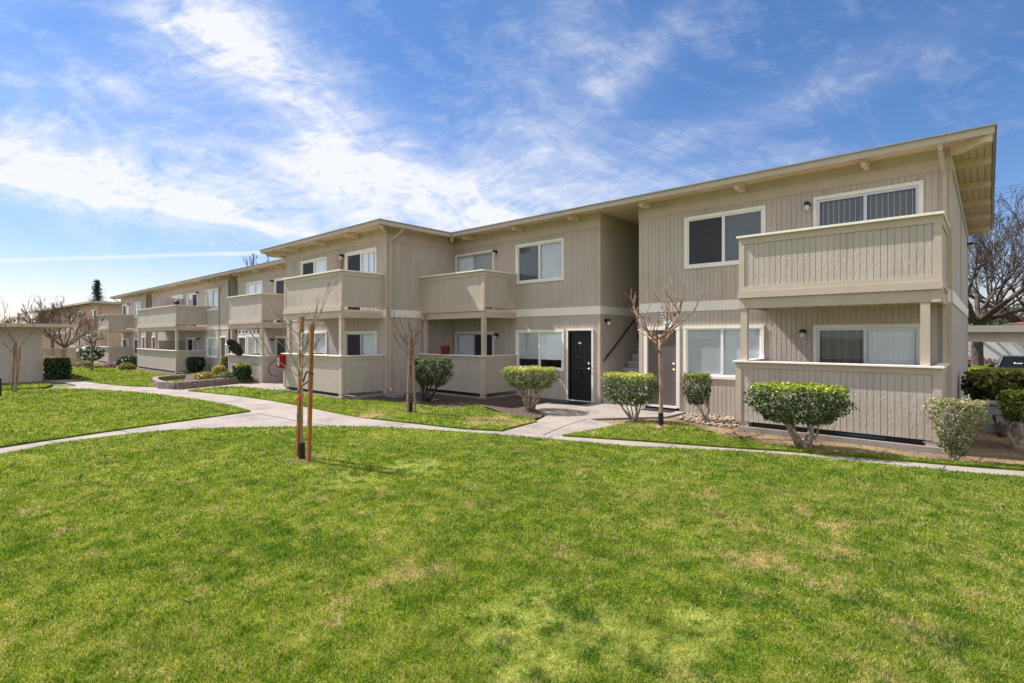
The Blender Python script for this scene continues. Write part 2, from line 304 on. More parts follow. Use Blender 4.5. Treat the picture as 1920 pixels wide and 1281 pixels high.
class MB:
    def __init__(s): s.v = []; s.f = []
    def box(s, x0, x1, y0, y1, z0, z1):
        b = len(s.v)
        s.v += [(x, y, z) for z in (z0, z1) for y in (y0, y1) for x in (x0, x1)]
        s.f += [(b, b + 2, b + 3, b + 1), (b + 4, b + 5, b + 7, b + 6), (b, b + 1, b + 5, b + 4), (b + 2, b + 6, b + 7, b + 3), (b, b + 4, b + 6, b + 2), (b + 1, b + 3, b + 7, b + 5)]
        return s
    def quad(s, a, b, c, d):
        k = len(s.v); s.v += [tuple(a), tuple(b), tuple(c), tuple(d)]; s.f.append((k, k + 1, k + 2, k + 3)); return s
    def bar(s, p, q, w, h=None):
        """rectangular bar from p to q, w across, h deep"""
        h = h or w
        p, q = Vector(p), Vector(q); d = (q - p).normalized()
        up = Vector((0, 0, 1)) if abs(d.z) < 0.95 else Vector((0, 1, 0))
        a = d.cross(up).normalized() * w / 2; b = a.cross(d).normalized() * h / 2
        k = len(s.v)
        for e in (p, q): s.v += [tuple(e - a - b), tuple(e + a - b), tuple(e + a + b), tuple(e - a + b)]
        s.f += [(k, k + 3, k + 2, k + 1), (k + 4, k + 5, k + 6, k + 7)] + [(k + i, k + (i + 1) % 4, k + 4 + (i + 1) % 4, k + 4 + i) for i in range(4)]
        return s
    def tube(s, pts, rad, n=6, caps=True):
        pts = [Vector(p) for p in pts]
        if not hasattr(rad, '__len__'): rad = [rad] * len(pts)
        k0 = len(s.v); prev = None
        for i, p in enumerate(pts):
            d = (pts[min(i + 1, len(pts) - 1)] - pts[max(i - 1, 0)])
            d = d.normalized() if d.length > 1e-9 else Vector((0, 0, 1))
            if prev is None:
                prev = d.orthogonal().normalized()
            a = (prev - d * prev.dot(d)); a = a.normalized() if a.length > 1e-6 else d.orthogonal().normalized()
            b = d.cross(a); prev = a
            for j in range(n):
                t = 2 * math.pi * j / n
                s.v.append(tuple(p + (a * math.cos(t) + b * math.sin(t)) * rad[i]))
        for i in range(len(pts) - 1):
            for j in range(n):
                s.f.append((k0 + i * n + j, k0 + i * n + (j + 1) % n, k0 + (i + 1) * n + (j + 1) % n, k0 + (i + 1) * n + j))
        if caps:
            s.f.append(tuple(k0 + j for j in reversed(range(n)))); s.f.append(tuple(k0 + (len(pts) - 1) * n + j for j in range(n)))
        return s
    def lathe(s, prof, c=(0, 0, 0), n=16):
        k0 = len(s.v)
        for (r, z) in prof:
            for j in range(n):
                t = 2 * math.pi * j / n; s.v.append((c[0] + r * math.cos(t), c[1] + r * math.sin(t), c[2] + z))
        for i in range(len(prof) - 1):
            for j in range(n):
                s.f.append((k0 + i * n + j, k0 + i * n + (j + 1) % n, k0 + (i + 1) * n + (j + 1) % n, k0 + (i + 1) * n + j))
        s.f.append(tuple(k0 + j for j in reversed(range(n)))); s.f.append(tuple(k0 + (len(prof) - 1) * n + j for j in range(n)))
        return s
    def prism(s, poly, z0, z1):
        k = len(s.v); n = len(poly)
        s.v += [(x, y, z0) for x, y in poly] + [(x, y, z1) for x, y in poly]
        s.f += [tuple(k + i for i in reversed(range(n))), tuple(k + n + i for i in range(n))]
        s.f += [(k + i, k + (i + 1) % n, k + n + (i + 1) % n, k + n + i) for i in range(n)]
        return s
    def groove(s, o, u, nrm, u0, u1, z0, z1, sp=0.102, gw=0.011, gd=0.009):
        """vertical-grooved sheet: o + u*t, facing nrm"""
        o, u, nrm = Vector(o), Vector(u), Vector(nrm)
        prof = [(u0, 0)]
        k = math.ceil((u0 + gw) / sp)
        while k * sp < u1 - gw:
            c = k * sp
            prof += [(c - gw / 2, 0), (c - gw / 2 + 0.002, -gd), (c + gw / 2 - 0.002, -gd), (c + gw / 2, 0)]; k += 1
        prof.append((u1, 0))
        k0 = len(s.v)
        for z in (z0, z1):
            for (t, d) in prof:
                p = o + u * t + nrm * d; s.v.append((p.x, p.y, z))
        n = len(prof)
        flip = u.cross(Vector((0, 0, 1))).dot(nrm) < 0
        for i in range(n - 1):
            q = (k0 + i, k0 + i + 1, k0 + n + i + 1, k0 + n + i)
            s.f.append(q[::-1] if flip else q)
        # body behind the grooves
        a = o + u * u0 - nrm * (gd + 0.001); b = o + u * u1 - nrm * 0.06
        s.box(min(a.x, b.x), max(a.x, b.x), min(a.y, b.y), max(a.y, b.y), z0, z1)
        return s
    def build(s, name, m, parent=None, smooth=False, local=False):
        me = bpy.data.meshes.new(name)
        off = Vector((0, 0, 0)) if local else rootloc(parent)
        me.from_pydata([(x - off.x, y - off.y, z - off.z) for x, y, z in s.v], [], s.f)
        me.materials.append(M[m] if isinstance(m, str) else m)
        if smooth: me.polygons.foreach_set('use_smooth', [True] * len(me.polygons))
        me.update()
        o = bpy.data.objects.new(name, me); col.objects.link(o)
        if parent is not None: o.parent = parent
        return o

def np_mesh(name, V, Fq, m, parent=None, rnd=None):
    """V (n,3), Fq (k,3|4) ; rnd per vertex"""
    me = bpy.data.meshes.new(name); k = Fq.shape[1]
    V = V - np.array(rootloc(parent))
    me.vertices.add(len(V)); me.vertices.foreach_set('co', V.astype(np.float32).ravel())
    me.loops.add(Fq.size); me.loops.foreach_set('vertex_index', Fq.astype(np.int32).ravel())
    me.polygons.add(len(Fq)); me.polygons.foreach_set('loop_start', np.arange(0, Fq.size, k, dtype=np.int32))
    me.update(calc_edges=True)
    if rnd is not None:
        a = me.attributes.new('rnd', 'FLOAT', 'POINT'); a.data.foreach_set('value', rnd.astype(np.float32))
    me.materials.append(M[m])
    o = bpy.data.objects.new(name, me); col.objects.link(o)
    if parent is not None: o.parent = parent
    return o

# ------------------------------------------------------------------ building kit (every building is laid out in its own frame; fronts face -y)
def wall_cells(u0, u1, z0, z1, holes):
    us = sorted({u0, u1, *[h[0] for h in holes], *[h[1] for h in holes]}); us = [u for u in us if u0 <= u <= u1]
    out = []
    for a, b in zip(us[:-1], us[1:]):
        if b - a < 1e-4: continue
        m = (a + b) / 2
        hs = sorted((h[2], h[3]) for h in holes if h[0] < m < h[1])
        z = z0
        for (ha, hb) in hs:
            if ha > z + 1e-4: out.append((a, b, z, ha))
            z = max(z, hb)
        if z < z1 - 1e-4: out.append((a, b, z, z1))
    return out

class Building:
    def __init__(s, root, zo=0.0, local=False, sid='siding'):
        s.root = root; s.zo = zo; s.walls = MB(); s.band = MB(); s.trim = MB(); s.holes = {}; s.local = local; s.sid = sid
    def b(s, mb, name, m, parent=None, smooth=False):
        if s.zo: mb.v = [(x, y, z + s.zo) for x, y, z in mb.v]
        return mb.build(name, m, parent or s.root, smooth, s.local)
    def front(s, x0, x1, y, z0=-0.1, z1=5.06, holes=()):
        for (a, b, c, d) in wall_cells(x0, x1, z0, z1, list(holes)):
            s.walls.groove((0, y, 0), (1, 0, 0), (0, -1, 0), a, b, c, d)
    def side(s, x, y0, y1, sgn, z0=-0.1, z1=5.06):
        s.walls.groove((x, 0, 0), (0, 1, 0), (sgn, 0, 0), y0, y1, z0, z1)
    def window(s, x0, x1, z0, z1, y, styles=('blind', 'screen'), door=False, casing='cream', frame='white'):
        w = 0.07; c = MB()
        c.box(x0, x0 + w, y - 0.03, y + 0.05, z0, z1 - w); c.box(x1 - w, x1, y - 0.03, y + 0.05, z0, z1 - w)
        c.box(x0, x1, y - 0.034, y + 0.05, z1 - w, z1)
        if not door: c.box(x0 + w, x1 - w, y - 0.034, y + 0.05, z0, z0 + w)
        win = s.b(c, 'sliding_door' if door else 'window', casing)
        a, b_, c0, c1 = x0 + w, x1 - w, z0 + (0 if door else w), z1 - w
        f = MB(); q = 0.035 if not door else 0.05
        f.box(a, a + q, y + 0.0, y + 0.06, c0, c1); f.box(b_ - q, b_, y + 0.0, y + 0.06, c0, c1)
        f.box(a + q, b_ - q, y + 0.0, y + 0.06, c1 - q, c1); f.box(a + q, b_ - q, y + 0.0, y + 0.06, c0, c0 + q)
        mid = (a + b_) / 2
        f.box(mid - 0.03, mid + 0.03, y - 0.004, y + 0.055, c0 + q, c1 - q)
        s.b(f, 'frame', frame, win)
        for (l, r, st, k) in ((a + q, mid - 0.03, styles[0], 0), (mid + 0.03, b_ - q, styles[1], 1)):
            yy = y + 0.03 + 0.012 * k; g = MB(); g.quad((l, yy, c0 + q), (r, yy, c0 + q), (r, yy, c1 - q), (l, yy, c1 - q))
            s.b(g, 'pane', 'glass', win)
            zb, zt = c0 + q, c1 - q; m = MB(); st, _, opt = st.partition(':'); mm = 'blind'
            if st == 'blind':
                zlow = zb + (zt - zb) * float(opt or 0)
                n = int((zt - zlow) / 0.028)
                for i in range(n):
                    z = zlow + (zt - zlow) * i / n
                    m.quad((l, y + 0.065, z), (r, y + 0.065, z), (r, y + 0.08, z + 0.0262), (l, y + 0.08, z + 0.0262))
            elif st == 'shade':
                zlow = zb + (zt - zb) * float(opt or 0); m.box(l, r, y + 0.06, y + 0.07, zlow, zt); mm = 'blind'
            elif st in ('grey', 'slate'):
                zlow = zb + (zt - zb) * float(opt or 0); m.box(l, r, y + 0.06, y + 0.07, zlow, zt); mm = 'shade' if st == 'grey' else 'slate'
            elif st == 'vert':
                x = l
                while x < r - 0.02:
                    e = min(x + 0.085, r); m.box(x, e, y + 0.065, y + 0.075, zb, zt); x += 0.087 + (0.05 if random.random() < float(opt or 0) * 3 else 0)
            elif st == 'strips':
                x = l + 0.05; mm = 'shade'; bk = MB(); bk.quad((l, y + 0.10, zb), (r, y + 0.10, zb), (r, y + 0.10, zt), (l, y + 0.10, zt)); s.b(bk, 'curtain', 'slate', win)
                while x < r - 0.02:
                    m.box(x, x + 0.009, y + 0.06, y + 0.075, zb, zt); x += 0.098
            elif st == 'screen':
                m.quad((l, y + 0.02, zb), (r, y + 0.02, zb), (r, y + 0.02, zt), (l, y + 0.02, zt)); mm = 'screen'
            elif st == 'curtain':
                n = 40; mm = 'curtain'
                for i in range(n):
                    xa, xb = l + (r - l) * i / n, l + (r - l) * (i + 1) / n
                    ya, yb = (y + 0.09 + 0.025 * math.sin(i * 1.9) * (0.6 + 0.4 * math.sin(i * 0.7)), y + 0.09 + 0.025 * math.sin((i + 1) * 1.9) * (0.6 + 0.4 * math.sin((i + 1) * 0.7)))
                    m.quad((xa, ya, zb), (xb, yb, zb), (xb, yb, zt), (xa, ya, zt))
            if m.v: s.b(m, {'screen': 'screen', 'curtain': 'curtain'}.get(st, 'blind'), mm, win)
        return win
    def lamp(s, x, y, z, name='wall_lamp', axis=(0, -1)):
        ax, ay = axis
        m = MB(); m.tube([(x, y, z), (x + ax * 0.03, y + ay * 0.03, z)], 0.055, 12)
        m.tube([(x, y, z), (x + ax * 0.10, y + ay * 0.10, z + 0.01)], 0.022, 8)
        m.tube([(x + ax * 0.12, y + ay * 0.12, z + 0.045), (x + ax * 0.12, y + ay * 0.12, z - 0.03)], [0.045, 0.058], 12)
        l = s.b(m, name, 'metal_dark', smooth=False)
        g = MB(); cx, cy = x + ax * 0.12, y + ay * 0.12
        g.lathe([(0.05, 0), (0.052, -0.04), (0.045, -0.09), (0.02, -0.115)], (cx, cy, z - 0.03), 12)
        s.b(g, 'lamp_shade', 'lampglass', l, True)
    def balcony(s, x0, x1, yf, yw, zc=3.95, zl=1.33, left=True, right=True, posts=(), gap=True, lower=True, tone=None):
        sid = s.sid
        # upper
        d = MB(); d.box(x0 + 0.04, x1 - 0.04, yf + 0.06, yw, 2.68, 2.75)
        for i in range(int((x1 - x0) / 0.4)):                       # joists under the deck
            xx = x0 + 0.3 + i * 0.4
            if xx < x1 - 0.1: d.box(xx, xx + 0.04, yf + 0.16, yw - 0.01, 2.54, 2.679)
        B = s.b(d, 'balcony', 'beam')
        r = MB(); r.groove((0, yf, 0), (1, 0, 0), (0, -1, 0), x0 + 0.01, x1 - 0.01, 2.86, zc - 0.05)
        yi = yf + 0.063
        if left: r.groove((x0, 0, 0), (0, 1, 0), (-1, 0, 0), yi, yw, 2.86, zc - 0.05)
        if right: r.groove((x1, 0, 0), (0, 1, 0), (1, 0, 0), yi, yw, 2.86, zc - 0.05)
        s.b(r, 'railing', sid, B)
        t = MB(); e = 0.018
        t.box(x0 - e, x1 + e, yf - e, yf - 0.001, zc - 0.16, zc - 0.03); t.box(x0 - e, x1 + e, yf - e, yf - 0.001, 2.83, 2.93)
        t.box(x0 - e, x0 + 0.09, yf - e + 0.003, yf - 0.001, 2.93, zc - 0.16); t.box(x1 - 0.09, x1 + e, yf - e + 0.003, yf - 0.001, 2.93, zc - 0.16)
        for on, x, sg in ((left, x0, -1), (right, x1, 1)):
            if not on: continue
            a, b = sorted((x + sg * 0.001, x + sg * e))
            t.box(a, b, yf, yw, zc - 0.16, zc - 0.03); t.box(a, b, yf, yw, 2.83, 2.92)
            t.box(a, b - 0.002 * sg if sg > 0 else b, yf, yf + 0.085, 2.92, zc - 0.16); t.box(a, b, yw - 0.07, yw, 2.92, zc - 0.16)
        t.box(x0 - 0.03, x1 + 0.03, yf - 0.045, yf + 0.05, 2.70, 2.826)      # ledger board
        s.b(t, 'trim', 'board', B)
        c = MB(); c.box(x0 - 0.05, x1 + 0.05, yf - 0.085, yf + 0.11, zc - 0.029, zc + 0.012)
        if left: c.box(x0 - 0.05, x0 + 0.1, yf + 0.11, yw, zc - 0.029, zc + 0.011)
        if right: c.box(x1 - 0.1, x1 + 0.05, yf + 0.11, yw, zc - 0.029, zc + 0.011)
        s.b(c, 'rail_cap', 'cream', B)
        m = MB(); m.box(x0 - 0.02, x1 + 0.02, yf + 0.0, yf + 0.10, 2.49, 2.695)
        if left: m.box(x0, x0 + 0.07, yf + 0.105, yw, 2.50, 2.677)
        if right: m.box(x1 - 0.07, x1 + 0.0, yf + 0.105, yw, 2.50, 2.677)
        if not gap:
            m.box(x1 + 0.004, x1 + 0.03, yf + 0.06, yw, 2.74, 2.82)
        m.box(x0 - 0.03, x0 + 0.10, yf - 0.012, yf + 0.08, 2.485, 2.693) ; m.box(x1 - 0.12, x1 + 0.005, yf - 0.012, yf + 0.08, 2.485, 2.693)
        s.b(m, 'beam', 'board', B)
        for px in posts:
            p = MB(); p.box(px, px + 0.13, yf + 0.005, yf + 0.12, zl + 0.001, 2.484); s.b(p, 'post', 'board', B)
        if not lower: return B
        g = MB(); g.box(x0 - 0.03, x1 + 0.06, yf - 0.05, yw, -0.12, 0.055)
        P = s.b(g, 'patio', 'conc')
        r = MB(); r.groove((0, yf, 0), (1, 0, 0), (0, -1, 0), x0 - 0.06, x1 - 0.01, 0.16, zl - 0.05)
        if left: r.groove((x0 - 0.07, 0, 0), (0, 1, 0), (-1, 0, 0), yi, yw, 0.16, zl - 0.05)
        if right: r.groove((x1, 0, 0), (0, 1, 0), (1, 0, 0), yi, yw, 0.16, zl - 0.05)
        r.box(x0 + 0.02, x0 + 0.16, yf + 0.01, yf + 0.12, 0.05, 0.16); r.box(x1 - 0.2, x1 - 0.03, yf + 0.01, yf + 0.12, 0.05, 0.16)
        s.b(r, 'railing', sid, P)
        sk = MB(); sk.box(x0 + 0.2, x1 - 0.24, yf + 0.10, yf + 0.13, 0.056, 0.2); s.b(sk, 'gap_shade', 'metal_dark', P)  # added dark strip painting the shade in the gap under the patio railing
        t = MB(); x0 -= 0.07
        t.box(x0 - e, x1 + e, yf - e, yf - 0.001, zl - 0.14, zl - 0.03)
        t.box(x0 - e, x0 + 0.10, yf - e + 0.003, yf - 0.001, 0.14, zl - 0.14); t.box(x1 - 0.1, x1 + e, yf - e + 0.003, yf - 0.001, 0.14, zl - 0.14)
        for on, x, sg in ((left, x0, -1), (right, x1, 1)):
            if not on: continue
            a, b = sorted((x + sg * 0.001, x + sg * e))
            t.box(a, b, yf, yw, zl - 0.14, zl - 0.03); t.box(a, b, yf, yf + 0.085, 0.14, zl - 0.14); t.box(a, b, yw - 0.07, yw, 0.14, zl - 0.14)
        s.b(t, 'trim', 'board', P)
        c = MB(); c.box(x0 - 0.05, x1 + 0.05, yf - 0.085, yf + 0.14, zl - 0.029, zl)
        if left: c.box(x0 - 0.05, x0 + 0.1, yf + 0.14, yw, zl - 0.029, zl - 0.001)
        if right: c.box(x1 - 0.1, x1 + 0.05, yf + 0.14, yw, zl - 0.029, zl - 0.001)
        s.b(c, 'rail_cap', 'cream', P)
        return B
    def door(s, x0, x1, z0, z1, y, m='door_brown', security=False, casing='cream'):
        w = 0.09 if not security else 0.055; c = MB()
        c.box(x0, x0 + w, y - 0.03, y + 0.08, z0, z1); c.box(x1 - w, x1, y - 0.03, y + 0.08, z0, z1)
        c.box(x0, x1, y - 0.034, y + 0.08, z1, z1 + w)
        c.box(x0 + w, x1 - w, y - 0.01, y + 0.05, z0 - 0.02, z0 + 0.03)
        fr = s.b(c, 'door', casing)
        l = MB(); l.box(x0 + w, x1 - w, y + 0.05, y + 0.09, z0 + 0.03, z1); s.b(l, 'door_leaf', m if not security else 'metal_dark', fr)
        if security:
            g = MB(); a, b = x0 + w + 0.004, x1 - w - 0.004; yy = y + 0.0
            for xx in (a, b - 0.05): g.box(xx, xx + 0.05, yy - 0.012, yy + 0.02, z0 + 0.04, z1 - 0.004)
            for zz in (z0 + 0.04, z1 - 0.055, z0 + 0.95): g.box(a + 0.05, b - 0.05, yy - 0.01, yy + 0.018, zz, zz + 0.05)
            n = 6
            for i in range(1, n):
                xx = a + (b - a) * i / n
                g.tube([(xx, yy, z0 + 0.09), (xx, yy, z1 - 0.05)], 0.009, 6)
            cx = (a + b) / 2
            for k in (-1, 1):
                for zc, rr in ((z0 + 1.18, 0.10), (z0 + 0.80, 0.13)):
                    g.tube([(cx + k * (0.02 + rr * (1 - math.cos(t)) * 0.7), yy - 0.006, zc + rr * 1.3 * math.sin(t)) for t in np.linspace(-1.5, 2.6, 10)], 0.008, 5)
                g.tube([(cx + k * 0.005, yy - 0.006, z0 + 1.45), (cx + k * 0.07, yy - 0.006, z0 + 1.33), (cx + k * 0.01, yy - 0.006, z0 + 1.22)], 0.008, 5)
            s.b(g, 'security_grille', 'metal_dark', fr)
        h = MB(); hx = x1 - w - 0.07
        for zz, nm in ((z0 + 0.97, 'handle'), (z0 + 1.12, 'lock')):
            h = MB(); h.tube([(hx, y + (-0.015 if security else 0.05), zz), (hx, y - (0.07 if security else 0.02), zz)], [0.022, 0.03], 12)
            s.b(h, nm, 'chrome', fr, True)
        return fr
    def downspout(s, pts):
        m = MB()
        for p, q in zip(pts[:-1], pts[1:]): m.bar(p, q, 0.065, 0.05)
        s.b(m, 'downspout', 'board')
    def finish(s):
        s.b(s.walls, 'wall', s.sid)
        if s.band.v: s.b(s.band, 'belt_board', 'band')
        if s.trim.v: s.b(s.trim, 'trim_board', 'board')

# ================================================================== MAIN BUILDING
WL, WM = 9.95, 12.87
bx = thing('apartment_building', 'nearest two-storey tan apartment building with board siding, an open stairway and a black security door', 'building', (-10.8, 14.0, 0))
B = Building(bx)
XL0, XL1, XR0, XS0, XS1, XE = -21.6, -14.5, -14.5, -8.25, -7.0, -0.53
winL = [(-20.32, -18.28, 3.62, 4.90), (-17.0, -15.03, 2.75, 4.88), (-20.32, -18.28, 0.88, 2.12), (-17.0, -15.03, 0.0, 2.10)]
winM = [(-11.47, -9.52, 3.62, 4.90), (-14.42, -12.45, 2.75, 4.87), (-11.47, -9.52, 0.86, 2.12), (-14.42, -12.45, 0.0, 2.09)]
winR = [(-5.73, -3.80, 3.62, 4.92), (-2.83, -0.94, 2.75, 4.92), (-5.76, -3.83, 0.88, 2.18), (-2.83, -0.94, 0.0, 2.16)]
inset = lambda w, d: (w[0] + 0.03, w[1] - 0.03, w[2] + (0.03 if not d else 0), w[3] - 0.03)
doorM = (-9.42, -8.47, 0.0, 2.09); doorR = (-6.86, -5.86, 0.08, 2.08)
ins = lambda d: (d[0] + 0.02, d[1] - 0.02, d[2] - 0.2, d[3] + 0.03)
B.front(XL0, XL1, WL, holes=[inset(w, i % 2) for i, w in enumerate(winL)])
B.front(XL1, XS0, WM, holes=[inset(w, i % 2) for i, w in enumerate(winM)] + [ins(doorM)])
B.front(XS1, XE, WM, holes=[inset(w, i % 2) for i, w in enumerate(winR)] + [ins(doorR)])
B.side(XL1, WL, WM, 1); B.side(XL0, WL, 20.5, -1)
B.side(XS0, WM, 18.6, 1); B.side(XS1, WM, 18.6, -1); B.side(XE, WM, 22.8, 1)
B.walls.box(XS0 + 0.001, XS1 - 0.001, 18.5, 18.6, -0.1, 5.06)
B.walls.box(XL0 + 0.07, XE - 0.07, 22.7, 22.79, -0.1, 5.06); B.walls.box(XL0, XS0 - 0.07, 20.5, 20.6, -0.1, 5.06)
B.walls.box(XL0 + 0.1, XS0 - 0.08, WM + 0.3, 20.4, 2.58, 2.72); B.walls.box(XS1 + 0.08, XE - 0.08, WM + 0.3, 22.6, 2.58, 2.72)
B.walls.box(XL0 + 0.1, XL1 - 0.08, WL + 0.3, WM + 0.29, 2.58, 2.72)
# belt boards
for (a, b, y) in ((XL0, XL1, WL), (XL1 + 0.03, XS0, WM), (XS1, XE, WM)):
    B.band.box(a, b, y - 0.02, y - 0.001, 2.55, 2.79)
B.band.box(XL1 + 0.001, XL1 + 0.02, WL + 0.1, WM - 0.02, 2.55, 2.79)
B.band.box(XS0 + 0.001, XS0 + 0.02, WM - 0.018, 18.5, 2.55, 2.79); B.band.box(XE + 0.001, XE + 0.02, WM + 0.1, 22.8, 2.55, 2.79)
# frieze, blocking, corner boards
def trimfront(a, b, y, z0=5.055):
    B.trim.box(a, b, y - 0.022, y + 0.05, z0, 5.28); B.trim.box(a, b, y + 0.0, y + 0.05, 5.283, 5.47)
trimfront(XL0, XL1 + 0.02, WL); trimfront(XL1 + 0.025, XS0 + 0.02, WM); trimfront(XS1 - 0.02, XE + 0.02, WM)
for (x, sg, y0, y1) in ((XL1, 1, WL + 0.05, WM - 0.03), (XS0, 1, WM + 0.05, 18.5), (XE, 1, WM + 0.05, 22.8), (XS1, -1, WM + 0.05, 18.5), (XL0, -1, WL + 0.05, 20.5)):
    a, b = sorted((x + sg * 0.022, x - sg * 0.05)); B.trim.box(a, b, y0, y1, 5.056, 5.279)
    a, b = sorted((x, x - sg * 0.05)); B.trim.box(a, b, y0, y1, 5.284, 5.469)
for (x, y, sg) in ((XL1, WL, 1), (XS0, WM, 1), (XE, WM, 1)):
    B.trim.box(x - 0.09, x + 0.012, y - 0.012, y - 0.0005, -0.08, 5.05)
    B.trim.box(x + 0.0005, x + 0.014, y - 0.011, y + 0.09, -0.08, 5.05)
B.trim.box(XS1 - 0.012, XS1 + 0.09, WM - 0.012, WM - 0.0005, -0.08, 5.05)
B.trim.box(XL0 - 0.012, XL0 + 0.09, WL - 0.012, WL - 0.0005, -0.08, 5.05)
B.trim.box(XE + 0.001, XE + 0.016, 17.2, 17.29, 2.8, 5.05); B.trim.box(XE + 0.001, XE + 0.016, 22.7, 22.8, -0.4, 5.05)
B.finish()
# windows
B.window(*winL[0], WL, ('screen', 'shade')); B.window(*winL[1], WL, ('screen', 'vert:0.05'), True)
B.window(*winL[2], WL, ('grey', 'blind')); B.window(*winL[3], WL, ('screen', 'vert'), True, frame='alu')
B.window(*winM[0], WM, ('slate', 'blind')); B.window(*winM[1], WM, ('vert', 'grey'), True, frame='alu')
B.window(*winM[2], WM, ('grey:0.22', 'shade:0.22')); B.window(*winM[3], WM, ('vert', 'screen'), True, frame='alu')
B.window(*winR[0], WM, ('screen', 'slate')); B.window(*winR[1], WM, ('strips', 'strips'), True, frame='alu')
B.window(*winR[2], WM, ('grey', 'blind')); B.window(*winR[3], WM, ('curtain', 'vert:0.03'), True, frame='alu')
B.door(*doorM[:2], 0.0, 2.09, WM, security=True); B.door(*doorR[:2], 0.08, 2.08, WM)
for (x, y, z) in ((-2.93, WM, 4.78), (-3.02, WM, 2.02), (-12.36, WM, 4.78), (-12.31, WM, 1.97), (-17.12, WL, 4.80)): B.lamp(x, y, z)
B.lamp(XS0, 13.15, 2.38, axis=(1, 0)); B.lamp(XE, 22.5, 4.9, axis=(1, 0))
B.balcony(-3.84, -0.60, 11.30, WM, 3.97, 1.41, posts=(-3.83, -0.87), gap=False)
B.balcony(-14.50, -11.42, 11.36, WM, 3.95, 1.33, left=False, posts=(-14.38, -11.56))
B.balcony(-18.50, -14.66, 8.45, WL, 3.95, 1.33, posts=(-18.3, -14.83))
# roof
r = MB()
rp = [(-22.7, 9.33), (-13.95, 9.33), (-13.95, 12.25), (0.07, 12.25), (0.07, 23.4), (-22.7, 23.4)]
r.box(-22.64, -14.01, 9.39, 12.305, 5.47, 5.53); r.box(-22.64, 0.02, 12.31, 23.34, 5.471, 5.53)
roof = B.b(r, 'roof', 'soffit')
g = MB(); g.prism([(-22.68, 9.35), (-13.97, 9.35), (-13.97, 12.27), (0.05, 12.27), (0.05, 23.38), (-22.68, 23.38)], 5.531, 5.56); B.b(g, 'roof_surface', 'roofing', roof)
fa = MB(); n = len(rp)
for i in range(n):
    (x0, y0), (x1, y1) = rp[i], rp[(i + 1) % n]
    xa, xb, ya, yb = min(x0, x1), max(x0, x1), min(y0, y1), max(y0, y1)
    if ya == yb:
        s_ = 1 if i in (0, 2) else -1
        fa.box(xa + (0.03 if i == 2 else 0), xb, ya if s_ > 0 else ya - 0.03, ya + 0.03 if s_ > 0 else ya, 5.40, 5.525)
    else:
        s_ = -1 if i in (1, 3) else 1
        th = 0.03 if i != 3 else 0.02
        fa.box(xa - th if s_ < 0 else xa, xa if s_ < 0 else xa + th, ya + 0.031, yb - (0.031 if i != 1 else -0.03), 5.401 if i != 3 else 5.44, 5.524)
B.b(fa, 'fascia', 'board', roof)
dr = MB()
for (xa, xb, ya, yb) in ((-22.73, -13.92, 9.30, 9.40), (-14.02, -13.92, 9.401, 12.21), (-14.02, 0.10, 12.215, 12.30), (0.02, 0.10, 12.301, 23.4), (-22.73, -22.65, 9.401, 23.4)):
    dr.box(xa, xb, ya, yb, 5.5255, 5.55)
B.b(dr, 'drip_edge', 'gutter', roof)
def rafter(p, q, w=0.10, h=0.17, z=5.385):
    m = MB(); m.bar((p[0], p[1], z), (q[0], q[1], z), w, h); B.b(m, 'rafter_tail', 'beam', roof)
for x in (-1.85, -4.30, -6.72, -9.0, -11.2, -13.5): rafter((x, 12.40), (x, WM + 0.1))
for x in (-22.0, -20.6, -18.35, -16.15): rafter((x, 9.47), (x, WL + 0.1))
rafter((-14.05, 9.45), (-14.52, 9.93)); rafter((-14.12, 12.42), (-14.45, 12.78))
rafter((-22.6, 9.55), (-22.6, 20.0)); rafter((-22.5, 9.9), (-21.6, 9.98))
rafter((0.0, 12.34), (-0.5, 12.86), 0.12, 0.18)
for y in (14.0, 16.1, 18.2, 20.3, 22.6): rafter((0.03, y), (-0.56, y), 0.10, 0.17)
rafter((0.03, 23.3), (-6.0, 23.3))
pl = MB()                                        # exposed roof decking over the end overhang
for i in range(5):
    xa = -0.52 + i * 0.115; pl.box(xa, xa + 0.098, 12.32, 23.3, 5.455, 5.4705)
B.b(pl, 'decking', 'soffit', roof)
B.downspout([(-0.66, 12.30, 5.42), (-0.66, 12.33, 5.28), (-0.62, 12.80, 4.95), (-0.62, 12.81, 0.12)])
B.downspout([(-14.02, 10.25, 5.40), (-14.05, 10.22, 5.28), (-14.42, 10.05, 5.02), (-14.44, 10.04, 0.25), (-14.30, 10.0, 0.14)])
# stairway
st = MB()
for i in range(13):
    st.box(XS0 + 0.03, XS1 - 0.03, 12.95 + i * 0.28, 12.95 + i * 0.28 + 0.31, 0.14 + i * 0.2 - 0.06, 0.17 + i * 0.2)
    st.box(XS0 + 0.03, XS1 - 0.03, 12.97 + i * 0.28, 12.99 + i * 0.28, -0.03 + i * 0.2, 0.14 + i * 0.2 - 0.061)
st.box(XS0 + 0.03, XS1 - 0.03, 16.6, 18.45, 2.60, 2.74)
B.b(st, 'stairs', mat('stair_grey', (0.42, 0.41, 0.39), 0.8, 0.1, 4))
hr = MB(); hr.tube([(XS0 + 0.06, 12.98, 1.20), (XS0 + 0.08, 13.02, 1.26), (XS0 + 0.08, 16.6, 3.75)], 0.024, 8)
for y in (13.2, 15.0, 16.5): hr.tube([(XS0, y, 1.36 + (y - 13.2) * 0.70), (XS0 + 0.08, y, 1.40 + (y - 13.2) * 0.70)], 0.014, 6)
B.b(hr, 'handrail', 'metal_dark')
vb = MB(); vb.box(XS0 + 0.001, XS0 + 0.02, 15.0, 15.22, 1.80, 2.0); B.b(vb, 'vent', 'room')

